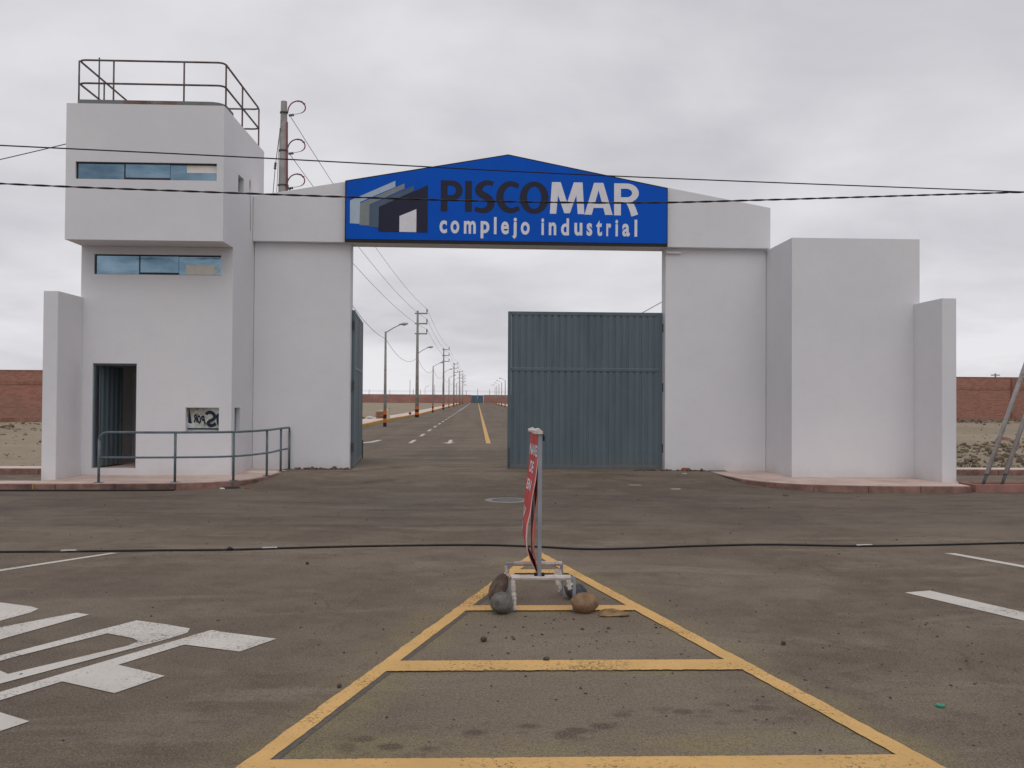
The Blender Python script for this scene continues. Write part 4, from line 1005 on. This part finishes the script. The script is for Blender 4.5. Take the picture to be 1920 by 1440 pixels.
for i in range(len(lp) - 1):
    pts = sagged(lp[i], lp[i + 1], 0.75); mb.tube(pts, [0.009 + 0.00004 * p.y for p in pts], 5)
tag(mb.build('lamp_supply_line', M_DARKSTEEL), 'sagging lamp supply cable slung from lamp to pole along the inner road', 'cable')
mb = MB(); mb.tube(sagged((-7.45, 20.25, 7.45), (-30, 20.25, 3.4), 0.55), 0.010, 6)
tag(mb.build('service_wire', M_DARKSTEEL), 'thin wire running down to the left from the back of the tower roof', 'wire')
mb = MB(); mb.tube(sagged((5.3, 34, 4.40), (9.5, 34, 6.85), 0.05), 0.014, 6)
tag(mb.build('service_wire', M_DARKSTEEL), 'short wire slanting up behind the closed gate leaf next to the right column', 'wire')

# overhead cables crossing in front
def over(pts, n=10):
    P3 = [Vector(p) for p in pts]; o_ = []
    for i in range(len(P3) - 1):
        p0, p1, p2, p3 = P3[max(i - 1, 0)], P3[i], P3[i + 1], P3[min(i + 2, len(P3) - 1)]
        for k in range(n):
            t = k / n
            o_.append(0.5 * ((2 * p1) + (p2 - p0) * t + (2 * p0 - 5 * p1 + 4 * p2 - p3) * t * t + (3 * p1 - p0 - 3 * p2 + p3) * t ** 3))
    o_.append(P3[-1]); return o_
up_pts = over([(-20, 12.5, 5.42), (-13, 13.37, 5.37), (-7.18, 14.1, 5.36), (-3.49, 14.56, 5.355), (2.24, 15.28, 5.33), (9.81, 16.23, 5.39), (11.13, 16.39, 5.41)])
o = MB().tube(up_pts, 0.0105, 7).build('overhead_cable', M_CABLE, smooth=True)
tag(o, 'thin straight overhead cable, the upper of the two crossing in front of the gate', 'cable', 'overhead cables crossing in front of the gate')
lo_pts = over([(-20, 12.5, 5.10), (-13, 13.37, 4.86), (-7.18, 14.1, 4.785), (-4.51, 14.44, 4.785), (-1.68, 14.79, 4.80), (0.46, 15.06, 4.83), (2.7, 15.34, 4.90), (5.05, 15.63, 5.05), (9.81, 16.23, 5.385), (11.13, 16.39, 5.46)], 60)
oc = thing('overhead_cable', 'thick twisted overhead cable, the lower of the two, sagging across the sign', 'cable', (0, 15, 4.8), 'overhead cables crossing in front of the gate')
for ph in (0, PI):
    pts = []
    d_ = 0
    for i, p in enumerate(lo_pts):
        if i: d_ += (p - lo_pts[i - 1]).length
        a = ph + d_ * 2 * PI / 0.62
        pts.append(p + Vector((0, math.cos(a) * 0.008, math.sin(a) * 0.008)))
    MB().tube(pts, 0.0095, 6).build('strand', M_CABLE, oc, smooth=True)

# pole and raking stays at the right edge, planter
RP = MB().lathe([(0.17, 0), (0.12, 7.5)], (11.25, 16.42, 0.05), 14).build('utility_pole', M_POLE, None, smooth=True)
tag(RP, 'concrete utility pole carrying the overhead cables, held by two grey stays from the planter', 'utility pole')
for (x, zt, lb) in ((9.12, 5.55, 'longer grey steel stay, the left of the two leaning up out of the planter'), (9.47, 4.75, 'shorter grey steel stay, the right of the two leaning up out of the planter')):
    st_ = thing('stay_strut', lb, 'stay', (x, 16.42, 0.05), 'raking stays in the planter')
    b_, t_ = Vector((x, 16.42, 0.02)), Vector((11.13, 16.42, zt)); dr_ = (t_ - b_).normalized()
    MB().tube([b_ + dr_ * 0.30, t_], 0.040, 10).build('tube', M_STAY, st_, smooth=True)
    MB().tube([b_, b_ + dr_ * 0.32], [0.026, 0.030], 8).build('anchor_rod', M_DARKSTEEL, st_, smooth=True)
PLN = thing('planter', 'low brick-red concrete planter holding the two grey stays', 'planter', (11, 16.4, 0))
pz = 0.135
MB().box(8.86, 14, 16.13, 16.20, -0.05, pz).build('wall', M_PLANTER, PLN, bevel=0.006)
MB().box(8.86, 14, 16.68, 16.75, -0.05, pz).build('wall', M_PLANTER, PLN, bevel=0.006)
MB().box(8.86, 8.93, 16.202, 16.678, -0.05, pz).build('wall', M_PLANTER, PLN, bevel=0.006)
MB().box(8.932, 14, 16.202, 16.678, -0.05, 0.06).build('soil', M_SOIL, PLN)

# ------------------------------------------------------------------ red folding sign on its stand
ST = thing('sign_stand', 'red banner sign on a wrapped steel stand seen edge-on, standing in the yellow hatched island', 'sign', (0.48, 7.2, 0))
XP = 0.479
mb = MB(); mb.box(XP - 0.015, XP + 0.015, 6.985, 7.015, 0.262, 1.345); mb.build('post', M_STANDSTEEL, ST, bevel=0.002)
mb = MB(); mb.box(XP - 0.030, XP - 0.004, 7.60, 7.63, 0.262, 1.34); mb.build('post', M_STANDSTEEL, ST, bevel=0.002)
tb = MB(); N = 14
for i in range(N + 1):
    t = i / N; y = 6.965 + 0.70 * t; xc = XP - 0.012 - 0.012 * t; wv = 0.030 + 0.006 * math.sin(9 * t); zt = 1.366 + 0.008 * math.sin(5 * t + 1)
    tb.v += [(xc - wv, y, 1.338), (xc + wv, y, 1.338), (xc + wv * 1.0, y, zt - 0.016), (xc + wv * 0.2, y, zt + 0.006), (xc - wv, y, zt - 0.008)]
for i in range(N):
    for k in range(5): tb.f.append((i * 5 + k, i * 5 + (k + 1) % 5, i * 5 + 5 + (k + 1) % 5, i * 5 + 5 + k))
tb.f += [tuple(range(5))[::-1], tuple(N * 5 + k for k in range(5))]
tb.build('top_rail', M_FILM, ST)
MB().tube([(XP + 0.016, 7.0, 1.335), (XP + 0.028, 6.995, 1.32), (XP + 0.026, 6.995, 1.285)], 0.009, 6).build('tie', M_BLACK, ST)
def interp(tab, z):
    tab = sorted(tab)
    if z <= tab[0][0]: return tab[0][1]
    for (a, b), (c, d) in zip(tab, tab[1:]):
        if z <= c:
            t = (z - a) / (c - a); return b + (d - b) * t
    return tab[-1][1]
def zof(py): return 1.6 - (py - 748.8) / 1734 * 7.03      # banner profile heights as measured at the stand
def table(L_): return [(zof(py), v) for py, v in L_]
N1 = table([(812, 0.0), (850, -0.008), (880, -0.020), (900, -0.030), (930, -0.052), (960, -0.068), (985, -0.093), (1010, -0.099), (1030, -0.090), (1045, -0.070), (1060, -0.042), (1078, -0.006)])
F1 = table([(812, -0.036), (870, -0.048), (900, -0.062), (935, -0.080), (985, -0.092), (1010, -0.098), (1025, -0.092), (1040, -0.066), (1060, -0.020), (1078, 0.006)])
N2 = table([(812, 0.0), (870, -0.008), (930, -0.014), (960, -0.030), (985, -0.044), (1010, -0.050), (1030, -0.045), (1050, -0.026), (1078, 0.0)])
F2 = table([(812, -0.010), (900, -0.016), (950, -0.002), (985, 0.006), (1010, 0.008), (1040, -0.002), (1078, 0.0)])
zb_, zt_ = zof(1078), zof(813)
def bx(s_, z, NN, FF): return XP - 0.004 + interp(NN, z) * (1 - s_) + interp(FF, z) * s_
def banner_sheet(NN, FF, off, th, y0=7.02, y1=7.59, wig=0.006):
    mb = MB(); nz, ny = 44, 10
    for side in (0, 1):
        for j in range(nz + 1):
            z = zb_ + (zt_ - zb_) * j / nz
            for i in range(ny + 1):
                s_ = i / ny; a = math.sin(PI * s_) * wig * math.sin(7 * z + off)
                mb.v.append((bx(s_, z, NN, FF) + a + off * 0.0 + side * th, y0 + (y1 - y0) * s_, z))
    q = (ny + 1) * (nz + 1)
    for j in range(nz):
        for i in range(ny):
            a = j * (ny + 1) + i
            mb.f.append((a, a + ny + 1, a + ny + 2, a + 1)); mb.f.append((q + a, q + a + 1, q + a + ny + 2, q + a + ny + 1))
    for j in range(nz):
        a = j * (ny + 1); mb.f.append((a, q + a, q + a + ny + 1, a + ny + 1)); a += ny; mb.f.append((a, a + ny + 1, q + a + ny + 1, q + a))
    return mb
banner_sheet(N1, F1, 0.0, 0.0015).build('banner', M_RED, ST, smooth=True)
banner_sheet(N2, F2, 1.3, 0.0015, 7.03, 7.58).build('banner', M_RED, ST, smooth=True)
# hems: pale folded edges of both sheets
for NN, off in ((N1, 0.0), (N2, 0.004)):
    hm = MB(); ws = []
    for j in range(41):
        z = zb_ + (zt_ - 0.08 - zb_) * j / 40; x = XP - 0.004 + interp(NN, z); wv = 0.0015 + (0.0045 if off == 0 else 0.007) * sm(1.25, 0.75, z) * (0.6 + 0.4 * math.sin(13 * z + off * 300)) * (0.4 + 0.6 * sm(0.27, 0.40, z))
        hm.v += [(x - 0.003, 7.012 + off, z), (x + wv * 1.35, 7.006 + off, z), (x + wv * 1.35, 7.012 + off, z)]
    for j in range(40):
        for k in range(3): hm.f.append((j * 3 + k, j * 3 + (k + 1) % 3, j * 3 + 3 + (k + 1) % 3, j * 3 + 3 + k))
    hm.build('hem', M_PALEEDGE if off == 0 else M_REDBACK, ST)
# lettering on the left face
def banner_text(mb, word, y0, y1, z0, z1, bold=0.03):
    vs, fs = text_mesh(word, bold)
    a0 = min(v[0] for v in vs); a1 = max(v[0] for v in vs); b0 = min(v[1] for v in vs); b1 = max(v[1] for v in vs)
    o_ = []
    for v in vs:
        s_ = (v[0] - a0) / (a1 - a0); t_ = (v[1] - b0) / (b1 - b0)
        y = y0 + (y1 - y0) * s_; z = z0 + (z1 - z0) * t_ ; q = (y - 7.02) / 0.57
        o_.append((bx(q, z, N1, F1) + math.sin(PI * q) * 0.006 * math.sin(7 * z) - 0.003, y, z))
    mb.add(o_, fs)
for a in (('NAVES', 7.54, 7.05, 1.155, 1.245), ('DE', 7.46, 7.24, 1.02, 1.11), ('EN', 7.48, 7.20, 0.885, 0.965), ('V', 7.50, 7.28, 0.66, 0.75), ('I', 7.50, 7.42, 0.555, 0.625)):
    mb = MB(); banner_text(mb, *a); mb.build('lettering', M_PRINTWHITE, ST)
# base: two wrapped bars on legs
def wrapped(p0, p1, r, name, seed, rough_=0.004, n=26):
    pts = []; rs = []
    for i in range(n + 1):
        t = i / n; q = Vector(p0).lerp(Vector(p1), t); k = mnoise.noise(Vector((t * 9, seed, 0)))
        pts.append(q + Vector((0, 0, 0.003 * mnoise.noise(Vector((t * 6, seed, 4)))))); rs.append(r + rough_ * k)
    return MB().tube(pts, rs, 8).build(name, M_FILM, ST)
BZ = 0.250
MB().box(0.262, 0.755, 6.988, 7.012, BZ - 0.014, BZ + 0.010).build('base_bar', M_STANDSTEEL, ST)
MB().box(0.245, 0.715, 7.588, 7.612, BZ - 0.014, BZ + 0.010).build('base_bar', M_STANDSTEEL, ST)
wrapped((0.268, 7.0, BZ + 0.003), (0.715, 7.0, BZ + 0.003), 0.0205, 'wrapping', 1)
wrapped((0.312, 7.6, BZ + 0.003), (0.705, 7.6, BZ + 0.003), 0.0195, 'wrapping', 2)
for x, y in ((0.274, 7.0), (0.744, 7.0), (0.258, 7.6), (0.702, 7.6)):
    MB().box(x - 0.012, x + 0.012, y - 0.012, y + 0.012, 0.002, BZ - 0.0145).build('leg', M_STANDSTEEL, ST)
for x, zz0, zz1, wv, sd in ((0.292, 0.012, 0.235, 0.017, 3), (0.262, 0.15, 0.235, 0.016, 5)):
    y = 6.99 if sd == 3 else 7.59
    wrapped((x, y, zz0), (x - 0.012, y, zz1), wv, 'wrapping', sd, 0.008)
def rag(x, y, z, w_, h, seed):
    mb = MB(); n = 7
    for j in range(n + 1):
        t = j / n; wv = w_ * (0.35 + 0.65 * math.sin(PI * (0.25 + 0.7 * t))) * (0.75 + 0.5 * mnoise.noise(Vector((seed, t * 5, 0))))
        for i in range(5):
            u = i / 4 - 0.5; mb.v.append((x + u * wv + 0.02 * mnoise.noise(Vector((t * 4, seed, 1))), y + 0.012 * mnoise.noise(Vector((u * 5, t * 6, seed))), z - h * t))
    for j in range(n):
        for i in range(4): a = j * 5 + i; mb.f.append((a, a + 1, a + 6, a + 5))
    return mb.build('wrapping', M_FILM, ST)
rag(0.655, 7.40, 0.245, 0.075, 0.13, 2.2); rag(0.705, 6.985, 0.238, 0.06, 0.075, 4.1); rag(0.680, 7.55, 0.22, 0.05, 0.19, 7.7)
MB().box(XP - 0.040, XP - 0.016, 6.985, 7.02, 0.262, 0.288).build('clip', M_BLACK, ST); MB().box(XP + 0.016, XP + 0.038, 6.985, 7.02, 0.262, 0.288).build('clip', M_BLACK, ST)

# ------------------------------------------------------------------ stones, litter, cable, manhole
def stone(name, label, loc, size, mat, seed, rot=(0, 0, 0), cat='stone', sub=3, amp=0.10, group=None, freq=1.6):
    bm = bmesh.new(); bmesh.ops.create_icosphere(bm, subdivisions=sub, radius=1)
    for v in bm.verts:
        d_ = mnoise.fractal(v.co * freq + Vector((seed * 7.1, 0, 0)), 1.0, 2.0, 3)
        v.co *= 1 + amp * d_
        v.co = Vector((v.co.x * size[0], v.co.y * size[1], v.co.z * size[2]))
    import mathutils
    E_ = mathutils.Euler(rot).to_matrix()
    for v in bm.verts: v.co = E_ @ v.co
    lo = min(v.co.z for v in bm.verts)
    for v in bm.verts: v.co.z -= lo
    me = bpy.data.meshes.new(name); bm.to_mesh(me); bm.free()
    for p_ in me.polygons: p_.use_smooth = True
    me.materials.append(mat); o = bpy.data.objects.new(name, me); COL.objects.link(o); o.location = loc
    return tag(o, label, cat, group)
stone('boulder', 'round grey stone holding down the front left foot of the red sign', (0.192, 6.93, -0.006), (0.083, 0.088, 0.082), M_ST_GREY, 1, amp=0.08, group='stones weighing down the red sign')
stone('boulder', 'oblong tan stone holding down the front right foot of the red sign', (0.818, 6.95, -0.006), (0.106, 0.082, 0.078), M_ST_TAN, 2, rot=(0, 0.05, 0.2), amp=0.09, group='stones weighing down the red sign')
stone('boulder', 'dark blue-grey stone behind the tan one at the right of the red sign', (0.80, 7.42, -0.006), (0.095, 0.085, 0.062), M_ST_DARK, 3, rot=(0, 0.2, 0.4), amp=0.16, group='stones weighing down the red sign')
stone('boulder', 'flat brown slab of stone leaning on the rear left leg of the red sign', (0.178, 7.40, -0.004), (0.118, 0.115, 0.052), M_ST_BROWN, 4, rot=(0.12, -1.05, 0.25), amp=0.12, group='stones weighing down the red sign', freq=1.1)
# crumpled cardboard
mb = MB(); nx, ny = 12, 7
for j in range(ny + 1):
    for i in range(nx + 1):
        u, v = i / nx, j / ny; k = mnoise.noise(Vector((u * 3.2, v * 2.2, 5)))
        edge = 0.02 * mnoise.noise(Vector((u * 9, v * 9, 2)))
        mb.v.append((0.905 + 0.22 * u + edge + 0.02 * v, 6.80 + 0.16 * v * (0.55 + 0.45 * math.sin(3 * u + 1)) + edge, 0.008 + 0.018 * abs(k) + 0.022 * math.sin(PI * u) * v))
for j in range(ny):
    for i in range(nx): a = j * (nx + 1) + i; mb.f.append((a, a + 1, a + nx + 2, a + nx + 1))
o = mb.build('cardboard_scrap', M_CARD); tag(o, 'crumpled torn brown cardboard lying beside the tan stone', 'cardboard')
sol = o.modifiers.new('thickness', 'SOLIDIFY'); sol.thickness = 0.004
# small dark stones lying on the asphalt that one can point to
for (x, y, r, lb) in ((0.054, 6.13, 0.022, 'small dark stone lying inside the hatched island behind its middle bar'), (0.432, 5.66, 0.020, 'small dark stone lying on the edge of the yellow middle bar'),
                      (-0.75, 5.17, 0.014, 'small dark stone just outside the left yellow line'), (2.02, 6.02, 0.016, 'small dark stone on the bare asphalt right of the island'), (-1.62, 8.98, 0.018, 'small dark stone far left of the red sign on open asphalt')):
    stone('small_stone', lb, (x, y, 0), (r, r * 0.9, r * 0.8), M_PEBBLE, x * 3 + y, sub=2, amp=0.25, group='small stones on the asphalt')
mb = MB(); mb.lathe([(0.022, 0), (0.024, 0.008), (0.022, 0.013)], (2.44, 4.79, 0.0), 14)
tag(mb.build('bottle_cap', M_GREEN, None, smooth=False), 'green plastic bottle cap lying on the asphalt at right', 'bottle cap')
# black cable lying across the street
cp = over([(x, y, 0.012) for x, y in ((-9.5, 9.45), (-7, 9.55), (-4.85, 9.64), (-4.17, 9.67), (-3.27, 9.74), (-2.57, 9.78), (-1.66, 9.95), (-0.77, 10.06), (0.04, 10.10), (0.62, 9.995), (1.17, 9.83), (1.76, 9.89), (2.37, 10.03), (3.23, 10.14), (4.14, 10.05), (5.08, 10.12), (6.2, 10.28), (8, 10.4), (11, 10.3))], 6)
GC = thing('ground_cable', 'long black cable lying slack across the street behind the red sign', 'cable', (0, 10, 0))
MB().tube(cp, 0.0105, 8).build('sheath', M_CABLE, GC, smooth=True)
MB().tube([(-2.60, 9.776, 0.014), (-2.57, 9.78, 0.022), (-2.53, 9.785, 0.014)], [0.010, 0.022, 0.010], 8).build('knot', M_BLACK, GC, smooth=True)
for a, b in (((-4.25, 9.668), (-4.10, 9.680)), ((-2.25, 9.84), (-2.10, 9.87)), ((4.18, 10.052), (4.36, 10.062))):
    MB().tube([(a[0], a[1], 0.0165), (b[0], b[1], 0.0165)], 0.0125, 8).build('tape', M_TAPE, GC, smooth=True)
o = MB().tube(over([(-8.6, 15.84, 0.015), (-7.2, 15.87, 0.015), (-6.2, 15.90, 0.015), (-5.6, 15.93, 0.015), (-5.15, 16.0, 0.015)], 4), 0.014, 7).build('ground_cable', M_CABLE, smooth=True)
tag(o, 'short black cable lying along the foot of the kerb below the pipe railing', 'cable')
# manhole
MH = thing('manhole_cover', 'round pale manhole cover with concrete collar in the street before the gate', 'manhole', (0.49, 14.65, 0))
z_ = gz(0.49, 14.65)
MB().lathe([(0.36, -0.01), (0.36, 0.006)], (0.49, 14.65, z_), 32).build('collar', M_CONC, MH)
MB().lathe([(0.255, 0.0), (0.255, 0.011), (0.235, 0.014)], (0.49, 14.65, z_), 32).build('lid', M_IRON, MH)

# litter near kerbs
def flake(name, label, x, y, w_, d_, h, mat, cat, seed, z=None):
    z0 = gz(x, y) if z is None else z
    mb = MB(); n = 8
    for k in range(n):
        a = 2 * PI * k / n; r_ = 1 + 0.3 * mnoise.noise(Vector((k * 1.7, seed, 0)))
        mb.v.append((x + w_ * math.cos(a) * r_, y + d_ * math.sin(a) * r_, z0 + 0.002))
    for k in range(n):
        a = 2 * PI * k / n; r_ = 0.8 + 0.3 * mnoise.noise(Vector((k * 1.3, seed, 3)))
        mb.v.append((x + w_ * math.cos(a) * r_, y + d_ * math.sin(a) * r_, z0 + h * (0.7 + 0.6 * abs(mnoise.noise(Vector((k, seed, 9)))))))
    for k in range(n): mb.f.append((k, (k + 1) % n, n + (k + 1) % n, n + k))
    mb.f.append(tuple(range(n, 2 * n)))
    return tag(mb.build(name, mat), label, cat)
flake('cardboard_scrap', 'dark scrap of cardboard lying by the curved kerb below the railing', -4.28, 16.35, 0.17, 0.06, 0.045, M_DARK, 'cardboard', 1)
flake('paper_scrap', 'pale scrap of paper next to the dark cardboard by the kerb', -4.42, 16.28, 0.05, 0.03, 0.03, M_PAPER, 'litter', 2)
flake('brick_chip', 'small orange brick chip on the asphalt near the curved kerb', -3.98, 16.30, 0.06, 0.03, 0.025, M_CLAY, 'brick', 3)
flake('brick_chunk', 'broken clay brick against the foot of the right gate column', 4.38, 19.25, 0.10, 0.06, 0.09, M_CLAY, 'brick', 4)
flake('brick_chip', 'red brick chip at the foot of the left gate column', -2.95, 19.35, 0.05, 0.04, 0.09, M_CLAY, 'brick', 5)
flake('paper_scrap', 'white paper scrap on the asphalt before the right gate column', 4.2, 18.6, 0.06, 0.05, 0.012, M_PAPER, 'litter', 6)
flake('stone_chip', 'dark brown stone chip on the street near the right pavement', 5.20, 15.4, 0.06, 0.04, 0.04, M_ST_BROWN, 'stone', 7)
flake('paper_scrap', 'white litter lying in the middle of the street right of the red sign', 3.55, 16.4, 0.10, 0.03, 0.01, M_PAPER, 'litter', 8)
flake('paper_scrap', 'flattened white paper on the street in front of the closed gate leaf', 2.9, 16.9, 0.14, 0.03, 0.008, M_PAPER, 'litter', 9)
flake('paper_scrap', 'white rag caught in the rubble right of the wing wall', 10.75, 21.6, 0.17, 0.10, 0.08, M_PAPER, 'litter', 10, dz_right(10.75, 21.6))
flake('concrete_lid', 'thin pinkish concrete lid lying on the pavement inside the railing curve', -4.25, 18.55, 0.36, 0.22, 0.035, M_PAVE_PALE, 'lid', 11, 0.12)

# crumbled dirt along the foot of the gate columns, pebbles, rubble: uncountable
_ico = None
def scatter(name, pts, mat, zf, label=None, flatten=0.7):
    bm = bmesh.new(); bmesh.ops.create_icosphere(bm, subdivisions=1, radius=1)
    bv = np.array([v.co[:] for v in bm.verts]); bf = np.array([[v.index for v in f.verts] for f in bm.faces]); bm.free()
    V, Fc = [], []; k = 0
    for (x, y, r) in pts:
        sc3 = rng.uniform(0.6, 1.35, 3) * r; sc3[2] *= flatten
        a = rng.uniform(0, 2 * PI); ca, sa = math.cos(a), math.sin(a)
        q = bv * (1 + rng.uniform(-0.25, 0.25, (len(bv), 1))) * sc3
        q = np.c_[q[:, 0] * ca - q[:, 1] * sa, q[:, 0] * sa + q[:, 1] * ca, q[:, 2]]
        q += np.array([x, y, zf(x, y) + sc3[2] * 0.35]); V.append(q); Fc.append(bf + k); k += len(bv)
    V = np.concatenate(V); Fc = np.concatenate(Fc)
    me = bpy.data.meshes.new(name); me.from_pydata(V.tolist(), [], Fc.tolist()); me.update(); me.materials.append(mat)
    o = bpy.data.objects.new(name, me); COL.objects.link(o); o['kind'] = 'stuff'
    if label: o['label'] = label
    return o
pts = [(rng.uniform(-5, 6), rng.uniform(2.5, 9.5), abs(rng.normal(0.003, 0.0022)) + 0.002) for _ in range(430)]
pts += [(rng.normal(3.0, 0.7), rng.normal(5.5, 0.8), abs(rng.normal(0.003, 0.0024)) + 0.002) for _ in range(200)]
pts += [(rng.normal(0.7, 0.5), rng.normal(6.4, 0.9), abs(rng.normal(0.004, 0.003)) + 0.0022) for _ in range(140)]
pts += [(rng.uniform(-7, 8), rng.uniform(9.5, 16), abs(rng.normal(0.004, 0.003)) + 0.003) for _ in range(200)]
scatter('pebbles', pts, M_PEBBLE, gz, 'loose dark grit and pebbles scattered over the asphalt')
pts = [(rng.uniform(-3.75, -2.6), 19.36 - abs(rng.normal(0, 0.05)), abs(rng.normal(0.018, 0.012)) + 0.006) for _ in range(110)]
pts += [(rng.uniform(3.3, 4.8), 19.36 - abs(rng.normal(0, 0.07)), abs(rng.normal(0.016, 0.012)) + 0.006) for _ in range(90)]
scatter('crumbled_dirt', pts, M_ST_BROWN, gz, 'crumbled dirt along the foot of the gate columns')
pts = [(rng.uniform(9.2, 30), rng.normal(24.2, 2.0), abs(rng.normal(0.030, 0.035)) + 0.010) for _ in range(3800)]
pts = [(x, max(y, 20.7), r) for x, y, r in pts]
pts += [(rng.uniform(28, 50), rng.normal(57.5, 1.2), abs(rng.normal(0.05, 0.05)) + 0.02) for _ in range(700)]
pts += [(rng.uniform(9, 40), rng.uniform(21, 58), abs(rng.normal(0.02, 0.02)) + 0.01) for _ in range(700)]
scatter('rubble', pts, M_RUBBLE, dz_right, 'heap of broken soil and rubble right of the wing wall')
pts = [(rng.uniform(-40, -9), rng.uniform(36, 54), abs(rng.normal(0.045, 0.04)) + 0.015) for _ in range(900)]
pts += [(rng.uniform(-30, -8), rng.uniform(20, 36), abs(rng.normal(0.015, 0.015)) + 0.008) for _ in range(500)]
scatter('rubble', pts, M_RUBBLE, dz_left, 'stones and rubble strewn over the left dirt lot')
for (x, y, r, mt, lb) in ((16.0, 27.5, 0.22, M_BRICK_COL, 'dark red lump of broken brickwork on top of the rubble heap'), (10.9, 25.0, 0.13, M_ST_GREY, 'grey boulder in the rubble heap beside the wing wall'), (11.6, 22.6, 0.11, M_ST_DARK, 'dark stone in the rubble between the two stays')):
    stone('boulder', lb, (x, y, dz_right(x, y) - r * 0.15), (r * 1.3, r, r * 0.75), mt, x, sub=2, amp=0.22)
# weeds: small blades
mb = MB()
for _ in range(520):
    x = rng.normal(10.9, 0.8); y = rng.normal(21.6, 0.5)
    if y < 20.6: continue
    z = dz_right(x, y); h = rng.uniform(0.03, 0.10); a = rng.uniform(0, 6.28); w_ = 0.012
    mb.add([(x - w_ * math.cos(a), y - w_ * math.sin(a), z), (x + w_ * math.cos(a), y + w_ * math.sin(a), z), (x + rng.normal(0, 0.03), y + rng.normal(0, 0.03), z + h)], [(0, 1, 2)])
o = mb.build('weeds', M_WEED); o['kind'] = 'stuff'; o['label'] = 'thin green weeds growing at the foot of the rubble heap'

# ------------------------------------------------------------------ things beside the inner road
BS = thing('brick_stack', 'stack of clay slabs and a pale block on the pavement behind the nearest street lamp', 'brick stack', (-6.6, 62.0, 0.15))
for i in range(5):
    z = 0.146 + i * 0.098
    MB().box(-6.93 + random.uniform(-.03, .03), -6.38 + random.uniform(-.03, .03), 61.6 + random.uniform(-.03, .03), 62.4, z, z + 0.072).build('slab', M_PALLET, BS)
    MB().box(-6.86, -6.42, 61.72, 62.3, z + 0.073, z + 0.097).build('batten', M_BRICK_COL, BS)
MB().prism_y([(-6.95, 0.638), (-6.36, 0.638), (-6.40, 0.70), (-6.62, 0.79), (-6.90, 0.70)], 61.55, 62.4).build('cover', M_PALEWOOD, BS)
MB().prism_y([(-6.36, 0.147), (-5.98, 0.147), (-5.98, 0.74), (-6.22, 0.86), (-6.355, 0.80)], 61.7, 62.5).build('block', M_PALEWOOD, BS)
BS.location.x -= 0.37; BS.location.y += 5.2
stone('red_bucket', 'small red object on the kerb beside the nearest utility pole', (-5.95, 82.5, 0.146), (0.13, 0.13, 0.13), M_REDTHING, 5, sub=2, amp=0.12, cat='bucket')
for x, y, mt, lb in ((-8.15, 65.5, M_CLAY, 'broken red bricks on the pavement left of the brick stack'), (-7.65, 66.3, M_PAPER, 'pale broken slab on the pavement left of the brick stack')):
    stone('brick_chunk', lb, (x, y, 0.146), (0.26, 0.2, 0.09), mt, x, sub=2, amp=0.2, cat='brick')
MB_ = MB().tube([(-6.9, 73, 0.0), (-6.9, 73, 0.85)], 0.025, 6).build('survey_stake', M_CLAY); tag(MB_, 'thin reddish stake standing in the dirt lot left of the nearest utility pole', 'stake')
# distant poles beyond the far wall
DP = proto('distant_pole', '', 'pole', 'distant poles beyond the far brick wall')
MB().lathe([(0.16, 0), (0.10, 1)], (0, 0, 0), 8).build('shaft', M_POLE, DP)
first = True
for x, h, lb in ((-52.3, 5.7, 'leftmost distant pole beyond the far wall, just right of the open gate leaf'), (-42.3, 5.8, 'short distant pole beyond the far wall behind the nearest street lamp'), (-32.6, 10.7, 'tallest distant pole beyond the far wall, left of the nearest utility pole'), (-31.0, 6.3, 'short distant pole close to the tall one beyond the far wall'), (-27.6, 6.1, 'distant pole beyond the far wall just behind the nearest utility pole'),
                 (-20.7, 8.2, 'distant pole beyond the far wall between the first utility pole and second lamp'), (-16.8, 9.0, 'distant pole beyond the far wall next to the second utility pole'), (-5.3, 5.8, 'distant pole beyond the far wall left of the far blue gate'), (0.2, 6.6, 'distant pole beyond the far wall above the far blue gate'), (6.0, 6.4, 'distant pole beyond the far wall right of the far blue gate')):
    q = DP if first else copy_thing(DP, (x, 450, 0), lb)
    if first: DP.location = (x, 450, 0); DP['label'] = lb; first = False
    q.scale = (1, 1, h)
DL = proto('street_lamp', 'distant street lamp beyond the far wall right of the nearest utility pole', 'street lamp', None)
MB().tube([(0, 0, 0), (0, 0, 6.6), (0.3, 0, 7.3), (1.2, 0, 7.7)], 0.09, 6).build('pole', M_POLE, DL); MB().box(1.1, 1.9, -0.15, 0.15, 7.6, 7.78).build('lamp_head', M_LAMP, DL); DL.location = (-25.3, 450, 0)
mb = MB()
for z in (5.6, 5.1): mb.tube(sagged((-60, 450, z), (-5.3, 450, z), 0.25), 0.03, 4); mb.tube(sagged((-5.3, 450, z), (60, 450, z), 0.3), 0.03, 4)
tag(mb.build('power_line', M_STEEL), 'faint distant power lines stretched above the far brick wall', 'power line')
TP = thing('distant_pole', 'tiny crossarm pole peeping over the right brick wall', 'pole', (58.3, 102, 0)); 
MB().tube([(58.3, 102, 0), (58.3, 102, 4.85)], 0.09, 6).build('shaft', M_POLE, TP); MB().box(57.8, 58.8, 101.95, 102.05, 4.6, 4.72).build('crossarm', M_POLE, TP)
for me in list(bpy.data.meshes):
    if me.users == 0: bpy.data.meshes.remove(me)
